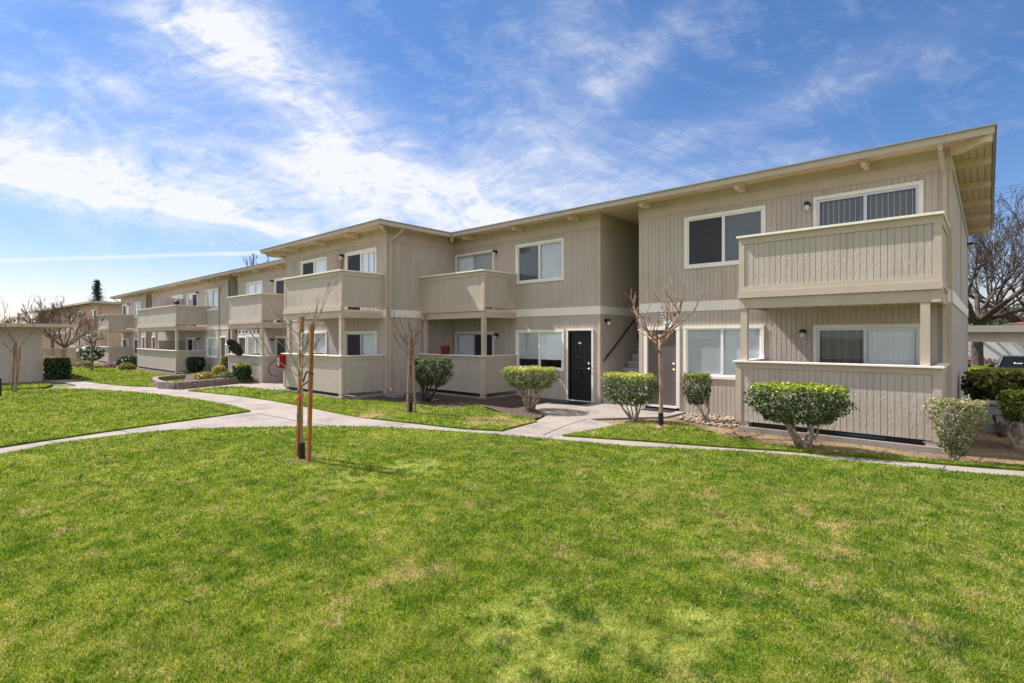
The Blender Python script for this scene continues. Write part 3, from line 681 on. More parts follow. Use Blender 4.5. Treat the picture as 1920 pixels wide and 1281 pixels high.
# ================================================================== SECOND BUILDING (left, further off)
b2 = thing('apartment_building', 'second two-storey apartment building further left, with three balconies and a satellite dish', 'building', (-38, 14, -0.22))
C = Building(b2, -0.22, sid='siding_far')
W2 = 10.99
w2 = [(-28.37, -26.44, 3.84, 4.90, 0), (-25.10, -23.1, 2.75, 4.87, 1), (-34.33, -32.34, 3.65, 4.90, 0), (-37.79, -35.79, 2.75, 4.86, 1), (-40.76, -38.61, 3.9, 4.88, 0),
      (-54.33, -52.29, 2.75, 4.84, 1), (-50.60, -48.69, 3.63, 4.88, 0),
      (-34.25, -32.38, 0.92, 2.10, 0), (-37.76, -35.70, 0.0, 2.08, 1), (-28.3, -26.4, 0.9, 2.20, 0), (-25.0, -23.0, 0.0, 2.18, 1), (-50.66, -48.7, 0.7, 1.98, 0), (-54.3, -52.3, 0.0, 2.0, 1)]
d2 = [(-32.12, -31.15), (-29.52, -28.42), (-48.3, -47.4), (-45.6, -44.6)]
h2 = [(a + 0.03, b - 0.03, c + (0 if d else 0.03), e - 0.03) for a, b, c, e, d in w2] + [(a + .02, b - .02, -0.2, 2.12) for a, b in d2]
C.front(-54.9, -47.15, W2, holes=h2); C.front(-45.7, -30.86, W2, holes=h2); C.front(-29.6, -21.8, W2, holes=h2)
C.side(-47.15, W2, 16, 1); C.side(-45.7, W2, 16, -1); C.side(-30.86, W2, 16, 1); C.side(-29.6, W2, 16, -1)
C.side(-54.9, W2, 21, -1); C.side(-21.8, W2, 21, 1)
C.walls.box(-47.1, -45.75, 15.9, 16, -0.1, 5.06); C.walls.box(-30.8, -29.65, 15.9, 16, -0.1, 5.06); C.walls.box(-54.8, -21.9, 20.9, 21, -0.1, 5.06)
for a, b in ((-54.8, -47.25), (-45.6, -30.96), (-29.5, -21.9)): C.walls.box(a, b, W2 + 0.3, 20.8, 2.58, 2.72)
for (a, b) in ((-54.9, -47.15), (-45.7, -30.86), (-29.6, -21.8)):
    C.band.box(a, b, W2 - 0.02, W2 - 0.001, 2.55, 2.79)
    C.trim.box(a, b, W2 - 0.022, W2 + 0.05, 5.055, 5.28); C.trim.box(a, b, W2, W2 + 0.05, 5.283, 5.47)
for x in (-47.15, -30.86): C.trim.box(x - 0.05, x + 0.022, W2 + 0.05, 16, 5.056, 5.469); C.trim.box(x - 0.09, x + 0.012, W2 - 0.012, W2 - 0.0005, -0.08, 5.05)
C.finish()
sty = [('shade', 'shade'), ('screen', 'screen'), ('grey', 'blind'), ('blind', 'screen'), ('blind', 'blind'), ('screen', 'grey'), ('grey', 'grey'), ('grey', 'blind'), ('screen', 'grey'), ('grey', 'blind'), ('screen', 'grey'), ('screen', 'screen'), ('screen', 'grey')]
for (a, b, c, e, d), s_ in zip(w2, sty): C.window(a, b, c, e, W2, s_, bool(d))
for a, b in d2: C.door(a, b, 0.0, 2.08, W2, 'door_brown' if a > -33 else 'metal_dark')
for x, z in ((-25.25, 4.78), (-35.65, 4.82), (-52.1, 4.80), (-44.3, 2.0), (-25.25, 2.0), (-35.6, 2.0)): C.lamp(x, W2, z)
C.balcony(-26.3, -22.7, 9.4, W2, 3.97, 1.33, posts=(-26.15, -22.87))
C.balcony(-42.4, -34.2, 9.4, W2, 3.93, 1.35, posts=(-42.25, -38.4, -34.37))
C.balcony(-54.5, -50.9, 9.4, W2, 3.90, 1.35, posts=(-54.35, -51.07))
dv = MB(); dv.groove((-38.35, 0, 0), (0, 1, 0), (1, 0, 0), 9.6, W2, 2.76, 4.55); dv.groove((-38.35, 0, 0), (0, 1, 0), (1, 0, 0), 9.6, W2, 0.06, 1.9); C.b(dv, 'divider', 'siding_far')
r = MB(); r.box(-55.9, -22.78, 10.47, 21.6, 5.47, 5.53); roof2 = C.b(r, 'roof', 'soffit')
fa = MB(); fa.box(-55.95, -22.75, 10.43, 10.46, 5.40, 5.525); fa.box(-55.95, -55.92, 10.461, 21.6, 5.40, 5.525); fa.box(-22.779, -22.75, 10.461, 21.6, 5.401, 5.525); C.b(fa, 'fascia', 'board', roof2)
dr = MB(); dr.box(-55.98, -22.72, 10.40, 10.5, 5.5255, 5.56); C.b(dr, 'drip_edge', 'gutter', roof2)
for i in range(13):
    x = -24.2 - i * 2.42
    m = MB(); m.bar((x, 10.58, 5.385), (x, W2 + 0.1, 5.385), 0.10, 0.17); C.b(m, 'rafter_tail', 'beam', roof2)
C.downspout([(-33.0, 10.5, 5.42), (-32.9, 10.6, 5.2), (-31.9, W2 - 0.05, 4.9), (-32.2, W2 - 0.04, 4.6), (-32.2, W2 - 0.04, 0.1)])
C.downspout([(-55.5, 10.5, 5.42), (-55.3, 10.6, 5.3), (-54.7, W2 - 0.04, 5.0), (-54.7, W2 - 0.04, 4.2)])
C.downspout([(-23.3, 10.5, 5.42), (-23.2, 10.6, 5.3), (-22.4, W2 - 0.04, 5.0), (-22.4, W2 - 0.04, 0.2)])
hr = MB(); hr.tube([at(*q, 19.6) for q in ((545, 660), (530, 664), (507, 683), (504, 688), (504, 697), (509, 704), (520, 706))], 0.018, 8); hr.tube([at(545, 660, 19.6), at(545, 728, 19.6)], 0.026, 8)

# ================================================================== THIRD BUILDING (far left, set at an angle)
c3 = at(187, 640, 50); l3 = at(72, 640, 70)
dirv = Vector((c3.x - l3.x, c3.y - l3.y, 0)); rz3 = math.atan2(dirv.y, dirv.x)
b3 = thing('apartment_building', 'farthest tan two-storey apartment building at the left, half hidden by bare trees', 'building', (c3.x, c3.y, -0.3), rz3)
D = Building(b3, 0, local=True, sid='siding_warm')
LL = dirv.length
w3 = [(-3.2, -1.2, 3.62, 4.9, 0), (-3.2, -1.2, 0.1, 2.1, 1), (-9.5, -7.5, 3.62, 4.9, 0), (-14.0, -12.0, 3.62, 4.9, 0), (-9.5, -7.5, 0.9, 2.1, 0), (-17.0, -15.0, 0.9, 2.1, 0)]
D.front(-LL, 0, 0, holes=[(a + .03, b - .03, c + (0 if d else .03), e - .03) for a, b, c, e, d in w3]); D.side(0, 0, 12, 1)
D.walls.box(-LL, 0, 11.9, 12, -0.1, 5.06); D.walls.box(-LL, -0.1, 0.3, 11.8, 2.58, 2.72); D.walls.box(-LL, -LL + 0.1, 0, 12, -0.1, 5.06)
D.trim.box(-LL, 0.02, -0.022, 0.05, 5.055, 5.28); D.trim.box(-LL, 0, 0, 0.05, 5.283, 5.47); D.trim.box(-0.05, 0.022, 0.05, 12, 5.056, 5.47)
D.band.box(-LL, 0, -0.02, -0.001, 2.55, 2.79)
D.finish()
for (a, b, c, e, d) in w3: D.window(a, b, c, e, 0, ('blind', 'screen'), bool(d))
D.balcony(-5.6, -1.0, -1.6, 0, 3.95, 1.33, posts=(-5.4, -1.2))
r = MB(); r.box(-LL - 0.6, 0.7, -0.9, 12.6, 5.47, 5.56); roof3 = D.b(r, 'roof', 'roof_brown')
fa = MB(); fa.box(-LL - 0.6, 0.73, -0.93, -0.9, 5.36, 5.55); fa.box(0.7, 0.73, -0.899, 12.6, 5.36, 5.55); D.b(fa, 'fascia', 'board', roof3)
D.downspout([(0.3, -0.85, 5.35), (0.2, -0.3, 5.1), (0.05, -0.04, 4.8), (0.05, -0.04, 0.1)])

# ================================================================== SHED (left)
sx, sy = G(80, 711.8)
sh = thing('storage_shed', 'low flat-roofed tan utility shed at the left edge with a light under its eave', 'shed', (sx - 2.5, sy - 3, gz(sx, sy)))
S = Building(sh)
zt = 2.50
S.walls.groove((sx, 0, 0), (0, 1, 0), (1, 0, 0), sy - 9, sy, -0.3, zt - 0.36, 0.2)
S.walls.groove((0, sy, 0), (-1, 0, 0), (0, 1, 0), -sx + 0.07, -sx + 5, -0.3, zt - 0.36, 0.2)
S.walls.box(sx - 5, sx - 4.9, sy - 9, sy - 0.07, -0.3, zt - 0.36); S.walls.box(sx - 4.89, sx - 0.07, sy - 9, sy - 8.9, -0.3, zt - 0.36)
S.trim.box(sx - 0.05, sx + 0.02, sy - 9, sy + 0.02, zt - 0.36, zt - 0.1); S.trim.box(sx - 5, sx - 0.05, sy - 0.05, sy + 0.02, zt - 0.36, zt - 0.1)
S.trim.box(sx + 0.001, sx + 0.015, sy - 0.1, sy + 0.012, -0.25, zt - 0.36)
S.finish()
r = MB(); r.box(sx - 5.6, sx + 0.7, sy - 9.5, sy + 1.05, zt - 0.1, zt + 0.0); rs = S.b(r, 'roof', 'soffit')
fa = MB(); fa.box(sx + 0.701, sx + 0.73, sy - 9.5, sy + 1.08, zt - 0.12, zt + 0.05); fa.box(sx - 5.6, sx + 0.7, sy + 1.051, sy + 1.08, zt - 0.12, zt + 0.05); S.b(fa, 'fascia', 'board', rs)
S.lamp(sx + 0.02, sy - 3.35, 2.16, axis=(1, 0))

# ================================================================== GROUND
def smooth_poly(pts, closed=True, seg=4):
    out = []; n = len(pts)
    for i in range(n):
        p0, p1, p2, p3 = (Vector((*pts[(i + k) % n][:2], 0)) for k in (-1, 0, 1, 2))
        sharp1 = len(pts[i]) > 2; sharp2 = len(pts[(i + 1) % n]) > 2
        if sharp1: p0 = p1
        if sharp2: p3 = p2
        for s_ in range(seg):
            t = s_ / seg
            q = 0.5 * ((2 * p1) + (p2 - p0) * t + (2 * p0 - 5 * p1 + 4 * p2 - p3) * t * t + (3 * p1 - p0 - 3 * p2 + p3) * t ** 3)
            out.append((q.x, q.y))
    return out

def inside(poly, P):
    x, y = P[:, 0], P[:, 1]; c = np.zeros(len(P), bool); n = len(poly)
    for i in range(n):
        x1, y1 = poly[i]; x2, y2 = poly[(i + 1) % n]
        if y1 == y2: continue
        k = ((y1 > y) != (y2 > y)) & (x < (x2 - x1) * (y - y1) / (y2 - y1) + x1); c ^= k
    return c

import bmesh
from mathutils.geometry import tessellate_polygon
def sheet(name, poly, z, m, thick=0.0, maxlen=2.0, kind='structure', cut=None):
    bm = bmesh.new()
    vs = [bm.verts.new((x, y, 0)) for x, y in poly]
    for tri in tessellate_polygon([[Vector((x, y, 0)) for x, y in poly]]):
        a_, b_, c_ = (poly[i] for i in tri)
        ar = (b_[0] - a_[0]) * (c_[1] - a_[1]) - (c_[0] - a_[0]) * (b_[1] - a_[1])
        if abs(ar) > 1e-9:
            try: bm.faces.new([vs[i] for i in (tri if ar > 0 else tri[::-1])])
            except ValueError: pass
    bm.normal_update()
    xs = [p[0] for p in poly]; ys = [p[1] for p in poly]
    for ax, lo, hi in ((0, min(xs), max(xs)), (1, min(ys), max(ys))):
        step = maxlen; k = math.floor(lo / step) + 1
        if hi - lo > 400: k, hi = math.ceil(-60 / step), 60
        while k * step < hi:
            co = [0, 0, 0]; co[ax] = k * step; no = [0, 0, 0]; no[ax] = 1
            if -60 < k * step < 60:
                bmesh.ops.bisect_plane(bm, geom=bm.verts[:] + bm.edges[:] + bm.faces[:], plane_co=co, plane_no=no)
            k += 1
    if thick:
        be = [e for e in bm.edges if e.is_boundary]
        r_ = bmesh.ops.extrude_edge_only(bm, edges=be)
        low = {v for v in r_['geom'] if isinstance(v, bmesh.types.BMVert)}
    else: low = set()
    for v in bm.verts: v.co.z = gz(v.co.x, v.co.y) + z - (thick if v in low else 0)
    bmesh.ops.recalc_face_normals(bm, faces=bm.faces[:]) if thick else None
    me = bpy.data.meshes.new(name); bm.to_mesh(me); bm.free()
    me.materials.append(M[m]); o = bpy.data.objects.new(name, me); col.objects.link(o)
    if kind: o['kind'] = kind
    return o

S1 = 1  # marks a sharp corner
ground_m = mat('ground_dry', (0.10, 0.125, 0.04), 1.0, 0.3, 0.35, 0.4, 20, c2=(0.17, 0.17, 0.07)); M['ground'] = ground_m
sheet('ground', [(-900, -900), (900, -900), (900, 900), (-900, 900)], -0.075, 'ground', maxlen=3.0)
sheet('soil_bed', [(-60, 6.4), (-24, 6.4), (-22.5, 7.8), (-6.1, 7.8), (-4, 8.7), (0.3, 10.0), (6, 11.6), (6, 16), (-0.4, 16), (-0.4, 12.9), (-60, 12.9)], -0.045, 'soil')
# lower edge of the front path, right to left
low = [(14, 15.2, 1), (6, 12.0), (0.34, 9.84), (-0.89, 9.5), (-2.66, 9.08), (-4.13, 8.33), (-4.75, 8.02), (-6.34, 7.55), (-7.79, 7.03), (-9.3, 6.35), (-10.3, 5.6), (-11.25, 4.6), (-11.95, 3.75), (-12.3, 2.85), (-12.22, 1.61), (-11.72, 0.76), (-10.2, -2.0), (-9.0, -6, 1)]
main_lawn = smooth_poly(low + [(-9, -14, 1), (14, -14, 1)])
upr = [(14, 15.9, 1), (6, 12.6), (0.36, 10.42), (-0.93, 10.0), (-2.3, 9.6), (-3.22, 9.22), (-4.33, 8.82), (-4.9, 8.6), (-6.06, 8.14, 1)]
strip = smooth_poly(upr + [(-5.85, 9.95, 1), (-5.6, 10.55), (-5.0, 10.75), (-4.25, 10.55), (-3.7, 10.12), (-3.0, 9.93), (-2.32, 9.87), (-1.73, 9.99), (-1.04, 10.28), (-0.63, 10.32), (0.37, 10.68), (5.8, 12.95), (14, 16.2, 1)])
mid_lawn = smooth_poly([(-7.28, 7.73, 1), (-8.15, 7.36), (-9.29, 7.14), (-10.9, 6.83), (-12.34, 6.81), (-14.03, 6.86), (-16.3, 6.82), (-18.12, 6.64), (-20.9, 6.12, 1), (-21.4, 7.25, 1), (-20.9, 7.9, 1), (-18.9, 8.15), (-18.1, 8.28), (-14.4, 8.33), (-13.56, 8.83), (-12.02, 9.15), (-10.7, 9.25), (-10.35, 10.1), (-9.5, 9.6), (-8.64, 9.45), (-7.87, 9.3), (-7.5, 9.12, 1)])
left_lawn = smooth_poly([(-13.94, 5.49, 1), (-15.6, 5.55), (-18.5, 5.30), (-21.53, 4.72), (-25.06, 4.02), (-27.3, 3.45, 1), (-28.3, 1.2), (-29.6, -5, 1), (-24, -12, 1), (-10.5, -8, 1), (-11.2, -2.0), (-12.56, 0.82), (-12.86, 1.7), (-13.29, 3.06), (-13.66, 4.53)])
far_lawn = smooth_poly([(-24.2, 6.15, 1), (-26.0, 5.62), (-29.14, 5.33), (-34, 4.75), (-40, 3.9), (-48, 3.0, 1), (-58, 5, 1), (-58, 9.0, 1), (-50.5, 8.6), (-43.5, 8.3), (-42.6, 8.9), (-34, 8.9), (-33.2, 9.5), (-26.6, 9.2, 1), (-26.4, 7.2), (-25.2, 6.6)])
shed_lawn = smooth_poly([(-30.9, 3.7, 1), (-30.2, 3.5), (-29.3, 3.1), (-29.4, 2.0), (-30.2, -2, 1), (-31.2, -5.5, 1), (-31.25, 3.6, 1)])
lawns = [main_lawn, strip, mid_lawn, left_lawn, far_lawn, shed_lawn]
front_path = smooth_poly([(14, 14.9, 1), (6, 11.7), (0.34, 9.6), (-0.89, 9.3), (-2.66, 8.9), (-4.75, 7.8), (-6.34, 7.3), (-7.79, 6.8), (-9.3, 6.1), (-10.3, 5.4), (-11.1, 4.4), (-11.8, 3.6), (-12.1, 2.8), (-12.05, 1.61), (-11.55, 0.76), (-10.0, -2.1), (-8.8, -6, 1),
                    (-10.7, -6, 1), (-11.4, -2.0), (-12.7, 0.82), (-13.0, 1.7), (-13.45, 3.06), (-13.8, 4.53), (-14.1, 5.3, 1), (-14.1, 7.0, 1), (-12.34, 7.0), (-10.9, 7.0), (-9.29, 7.3), (-8.15, 7.55), (-7.45, 7.8, 1), (-5.95, 8.35, 1), (-4.9, 8.78), (-4.33, 9.0), (-3.22, 9.4), (-2.3, 9.78), (-0.93, 10.2), (0.36, 10.6), (6, 12.8), (14, 16.1, 1)])
far_path = smooth_poly([(-14.0, 7.02, 1), (-16.3, 7.0), (-18.12, 6.8), (-20.9, 6.35), (-24.1, 6.4), (-26.0, 5.8), (-29.14, 5.5), (-34, 4.95), (-40, 4.1), (-52, 2.9, 1), (-52, 2.1, 1), (-40, 3.1), (-34, 4.0), (-31.0, 4.35), (-29.0, 4.2), (-27.8, 3.3), (-28.6, 1.0), (-30, -6, 1), (-29, -6, 1), (-27.6, 1.0), (-26.9, 3.4), (-25.06, 3.85), (-21.53, 4.55), (-18.5, 5.10), (-15.6, 5.35), (-14.0, 5.3, 1)])
door_walk = [(-7.43, 7.75), (-5.97, 8.32), (-5.85, 9.9), (-6.9, 10.3), (-5.72, 11.83), (-5.70, 13.5), (-8.2, 13.5), (-8.2, 12.86), (-9.6, 12.86), (-9.5, 11.0), (-7.95, 10.1), (-7.6, 9.2)]
side_slab = [(-20.8, 6.3), (-21.15, 7.3), (-20.7, 7.95), (-18.9, 8.2), (-18.9, 9.92), (-22.2, 10.2), (-26.0, 9.3), (-23.2, 8.6), (-23.0, 6.3)]
conc = front_path
sheet('path', front_path, -0.004, 'conc', 0.06); sheet('path', far_path, -0.008, 'conc', 0.06); sheet('path', door_walk, -0.001, 'conc', 0.06); sheet('path', side_slab, -0.011, 'conc', 0.06)
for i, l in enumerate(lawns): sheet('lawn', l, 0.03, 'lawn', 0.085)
# darker mulch under the beds beside the middle balconies
sheet('soil_bed', smooth_poly([(-14.4, 8.9), (-12.2, 9.35), (-10.9, 9.5), (-10.4, 10.2), (-9.0, 9.65), (-7.9, 9.5), (-8.2, 10.2), (-9.5, 11.2), (-9.6, 12.8, 1), (-14.4, 12.8, 1)]), 0.002, 'mulch')
# joints and cracks in the concrete
cr = MB()
def crack(px, w=0.012):
    pts = [G(*p) for p in px]
    for (x0, y0), (x1, y1) in zip(pts[:-1], pts[1:]):
        d = Vector((x1 - x0, y1 - y0, 0)).normalized(); nn = Vector((-d.y, d.x, 0)) * w / 2
        a, b = Vector((x0, y0, gz(x0, y0) + 0.0015)), Vector((x1, y1, gz(x1, y1) + 0.0015)); cr.quad(a - nn, b - nn, b + nn, a + nn)
crack([(1248, 846), (1254, 842), (1259, 836), (1263, 834)]); crack([(480, 775), (520, 782), (556, 789)], 0.02); crack([(560, 789), (590, 795), (640, 800)], 0.012)
crack([(1018, 816), (1060, 798), (1100, 786)], 0.03); crack([(1022, 823), (1037, 817)]); crack([(1600, 867), (1608, 857)]); crack([(1430, 852), (1437, 845)]); crack([(870, 812), (888, 806)]); crack([(735, 802), (760, 794)]); crack([(118, 832), (92, 828)]); crack([(1765, 883), (1772, 873)]); crack([(985, 800), (1050, 790)]); crack([(380, 756), (445, 772)]); crack([(213, 805), (262, 815)])
cr.build('path_joints', mat('joint_dark', (0.08, 0.07, 0.06), 0.9)); bpy.data.objects['path_joints']['kind'] = 'structure'
# parking area and lawn beyond on the right
sheet('parking_lot', [(-14, 25), (30, 25), (30, 42), (-14, 42)], -0.03, 'asphalt')
sheet('lawn', [(-10, 42.2), (40, 42.2), (40, 70), (-10, 70)], 0.02, 'lawn', 0.08)

# ------------------------------------------------------------------ grass blades (one mass)
def blades(polys, name='grass'):
    allP = []
    cam = np.array([0.0, 0.0]); fwd = np.array(FWD[:2]); rgt = np.array(RGT[:2])
    zones = [(2.3, 3.4, 16000, 0.0036, 0.031), (3.4, 4.8, 10000, 0.0048, 0.031), (4.8, 6.8, 6000, 0.0064, 0.032), (6.8, 10, 2800, 0.0090, 0.034), (10, 16, 1000, 0.015, 0.040), (16, 30, 330, 0.026, 0.05), (30, 52, 90, 0.05, 0.06)]
    Vs, Rs = [], []
    for (z0, z1, dens, w, h) in zones:
        hw = z1 * 1.12 + 0.4
        n = int((z1 - z0) * 2 * hw * dens)
        Z = rng.uniform(z0, z1, n); X = rng.uniform(-hw, hw, n)
        k = np.abs(X) < Z * 1.08 + 0.4; Z, X = Z[k], X[k]
        P = Z[:, None] * fwd + X[:, None] * rgt
        ins_ = np.zeros(len(P), bool)
        for pl_ in polys: ins_ |= inside(pl_, P)
        P = P[ins_]; n = len(P)
        if not n: continue
        zz = np.array([gz(x, y) for x, y in P]) if z1 > 15 else np.zeros(n)
        # tuft structure: slow variation of height
        hn = 0.75 + 0.5 * np.sin(P[:, 0] * 3.1 + 1.7 * np.sin(P[:, 1] * 2.3)) * np.sin(P[:, 1] * 2.7 + 1.3 * np.sin(P[:, 0] * 1.9))
        cl = np.sin(P[:, 0] * 17 + 3 * np.sin(P[:, 1] * 5.1)) * np.sin(P[:, 1] * 15 + 3 * np.sin(P[:, 0] * 4.3)) + 0.6 * np.sin(P[:, 0] * 41 + 2 * np.sin(P[:, 1] * 13)) * np.sin(P[:, 1] * 37 + 2 * np.sin(P[:, 0] * 11))
        hh = h * (0.45 + 0.75 * rng.random(n) ** 1.5) * (0.75 + 0.3 * hn) * (1 + 0.24 * cl)
        th = rng.uniform(0, 2 * np.pi, n); lean = rng.uniform(0.2, 1.3, n) * hh; la = rng.uniform(0, 2 * np.pi, n)
        b = np.stack([P[:, 0], P[:, 1], zz + 0.028], 1)
        wv = np.stack([np.cos(th), np.sin(th), np.zeros(n)], 1) * (w * rng.uniform(0.6, 1.3, n))[:, None] / 2
        tip = b + np.stack([np.cos(la) * lean, np.sin(la) * lean, hh], 1)
        mid = b + np.stack([np.cos(la) * lean * 0.35, np.sin(la) * lean * 0.35, hh * 0.55], 1)
        V = np.stack([b - wv, b + wv, mid + wv * 0.8, tip, mid - wv * 0.8], 1)
        Vs.append(V.reshape(-1, 3)); Rs.append(np.repeat(rng.random(n), 5))
    V = np.concatenate(Vs); Rn = np.concatenate(Rs); n = len(V) // 5
    i0 = np.arange(n) * 5
    me = bpy.data.meshes.new(name)
    Fc = np.stack([i0, i0 + 1, i0 + 2, i0 + 4, i0 + 4, i0 + 2, i0 + 3], 1).astype(np.int32)
    me.vertices.add(len(V)); me.vertices.foreach_set('co', V.astype(np.float32).ravel())
    me.loops.add(n * 7); me.loops.foreach_set('vertex_index', Fc.ravel())
    ls = np.stack([np.arange(n) * 7, np.arange(n) * 7 + 4], 1).ravel().astype(np.int32)
    me.polygons.add(n * 2); me.polygons.foreach_set('loop_start', ls)
    me.update(calc_edges=True)
    a = me.attributes.new('rnd', 'FLOAT', 'POINT'); a.data.foreach_set('value', Rn.astype(np.float32))
    me.materials.append(M['grass']); o = bpy.data.objects.new(name, me); col.objects.link(o)
    tag(o, 'short sunlit lawn grass with straw-coloured patches', 'grass', kind='stuff')
    return o
blades(lawns)

# ------------------------------------------------------------------ plants
def leaves(name, C, Nn, size, m, parent=None, tint=None, wide=0.55, seed=1):
    """leaf-sized folded faces at points C (n,3) facing roughly Nn"""
    rg = np.random.default_rng(seed); n = len(C)
    Nn = Nn + rg.normal(0, 0.75, (n, 3)); Nn /= np.linalg.norm(Nn, axis=1)[:, None] + 1e-9
    a = rg.normal(0, 1, (n, 3)); a -= Nn * (a * Nn).sum(1)[:, None]; a /= np.linalg.norm(a, axis=1)[:, None] + 1e-9
    b = np.cross(Nn, a); s = size * rg.uniform(0.6, 1.35, n)[:, None]
    V = np.stack([C - a * s * 0.5, C + b * s * wide * 0.5 + Nn * s * 0.12, C + a * s * 0.55, C - b * s * wide * 0.5 + Nn * s * 0.12], 1).reshape(-1, 3)
    Fq = (np.arange(n)[:, None] * 4 + np.arange(4)).astype(np.int32)
    t = (tint if tint is not None else np.full(n, 0.5)) + rg.normal(0, 0.16, n); t = np.clip(t, 0, 1)
    return np_mesh(name, V, Fq, m, parent, np.repeat(t, 4))

def crown_pts(c, w, d, h, n, prof='flat', seed=1, inner=0.35):
    """points in a clipped shrub crown; c = centre of its underside"""
    rg = np.random.default_rng(seed)
    t = rg.random(n); th = rg.uniform(0, 2 * np.pi, n)
    if prof == 'flat': rr = np.where(t < 0.45, 0.55 + 0.45 * (t / 0.45) ** 0.7, 1.0 - 0.25 * np.clip((t - 0.75) / 0.25, 0, 1) ** 3)
    elif prof == 'box': rr = 1.0 - 0.12 * np.clip((t - 0.85) / 0.15, 0, 1) - 0.1 * np.clip((0.1 - t) / 0.1, 0, 1)
    elif prof == 'cone': rr = 0.28 + 0.72 * np.clip(t / 0.75, 0, 1) ** 0.9 - 0.12 * np.clip((t - 0.9) / 0.1, 0, 1)
    else: rr = np.sqrt(np.clip(1 - (2 * t - 1) ** 2, 0, 1)) * 0.95 + 0.05
    shell = 1 - inner * rg.random(n) ** 1.8
    top = rg.random(n) < (0.34 if prof != 'round' else 0.0)
    rad = np.where(top, np.sqrt(rg.random(n)) * 0.96, shell)
    tt = np.where(top, 1 - 0.10 * rg.random(n) ** 2, t)
    q = 4.0 if prof == 'box' else 2.6
    sq = (np.abs(np.cos(th)) ** q + np.abs(np.sin(th)) ** q) ** (-1 / q)
    rr2 = np.where(top, 0.93, rr)
    bump = 1 + 0.09 * np.sin(th * 5 + t * 9 + seed) + 0.08 * np.sin(th * 11 - t * 14 + seed * 2) + 0.03 * rg.normal(0, 1, n)
    x = np.cos(th) * sq * rr2 * rad * w / 2 * bump; y = np.sin(th) * sq * rr2 * rad * d / 2 * bump
    z = tt * h + 0.03 * h * np.sin(x * 9 + seed) * np.cos(y * 7) + rg.normal(0, 0.012, n)
    P = np.stack([c[0] + x, c[1] + y, c[2] + z], 1)
    Nn = np.stack([np.cos(th) * ~top, np.sin(th) * ~top, np.where(top, 1.2, (tt - 0.35) * 0.9)], 1)
    return P, Nn, tt

def stems(parent, base, ctr, w, d, h, n=6, r0=0.035, seed=1, m='bark_pale', fork=3):
    rd = random.Random(seed); mb = MB()
    for i in range(n):
        a = 2 * math.pi * (i + rd.random() * 0.6) / n
        e = Vector((ctr[0] + math.cos(a) * w * 0.30 * rd.uniform(0.5, 1), ctr[1] + math.sin(a) * d * 0.30 * rd.uniform(0.5, 1), ctr[2] + h * 0.25))
        b = Vector(base) + Vector((math.cos(a), math.sin(a), 0)) * r0 * 1.3
        mid = b.lerp(e, 0.45) + Vector((math.cos(a), math.sin(a), 0)) * 0.05 + Vector((rd.uniform(-.04, .04), rd.uniform(-.04, .04), -0.03))
        r = r0 * rd.uniform(0.6, 1.1)
        mb.tube([b - Vector((0, 0, 0.05)), b.lerp(mid, 0.5) + Vector((rd.uniform(-.02, .02), rd.uniform(-.02, .02), 0)), mid, e], [r * 1.3, r, r * 0.75, r * 0.45], 7)
        for k in range(fork):
            q = Vector((ctr[0] + (e.x - ctr[0]) * 1.5 + rd.uniform(-.2, .2) * w, ctr[1] + (e.y - ctr[1]) * 1.5 + rd.uniform(-.2, .2) * d, ctr[2] + h * rd.uniform(0.3, 0.75)))
            s0 = mid.lerp(e, rd.uniform(0.1, 0.8)); mb.tube([s0, s0.lerp(q, 0.5) + Vector((rd.uniform(-.03, .03), rd.uniform(-.03, .03), 0.02)), q], [r * 0.55, r * 0.35, r * 0.15], 5)
    mb.tube([Vector(base) - Vector((0, 0, 0.08)), Vector(base) + Vector((0, 0, 0.04)), Vector(base) + Vector((0, 0, 0.10))], [r0 * 3.2, r0 * 2.6, r0 * 1.2], 9)
    return mb.build('stem', m, parent, True)

def bush(px, py, x0, x1, yt, yb, label, m, prof='flat', n=5000, size=0.05, seed=1, dratio=0.85, stem=6, r0=0.03, bark='bark_pale', off=(0, 0), top=0.45, base_t=0.30, group=None, name='clipped_shrub', cat='shrub', depth=None):
    gx, gy = G(px, py) if depth is None else tuple(at(px, py, depth))[:2]; dp = Vector((gx, gy, 0)).dot(FWD)
    dc = dp + (off[1] if off else 0)
    c = at((x0 + x1) / 2, (yt + yb) / 2, dc); w = (x1 - x0) / F * dc; zt_, zb = H + (HY - yt) / F * dc, H + (HY - yb) / F * dc
    g0 = gz(gx, gy)
    t = thing(name, label, cat, (gx, gy, g0), group=group)
    ctr = (c.x, c.y, zb); h = zt_ - zb
    if prof == 'flat': w *= 0.92
    P, Nn, tt = crown_pts(ctr, w, w * dratio, h, n, prof, seed)
    if prof in ('flat', 'cone'):
        q_ = np.sin(P[:, 0] * 13 + seed) * np.sin(P[:, 1] * 12 + 2 * seed) + 0.8 * np.sin(P[:, 2] * 17 + P[:, 0] * 9) * np.sin(P[:, 1] * 19 + seed)
        kp = (q_ > -0.55) | (rng.random(len(P)) < 0.25); P, Nn, tt = P[kp], Nn[kp], tt[kp]
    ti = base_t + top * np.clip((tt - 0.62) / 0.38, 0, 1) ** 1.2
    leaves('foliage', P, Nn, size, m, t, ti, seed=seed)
    if stem: stems(t, (gx, gy, g0), ctr, w, w * dratio, h, stem, r0, seed, bark)
    return t

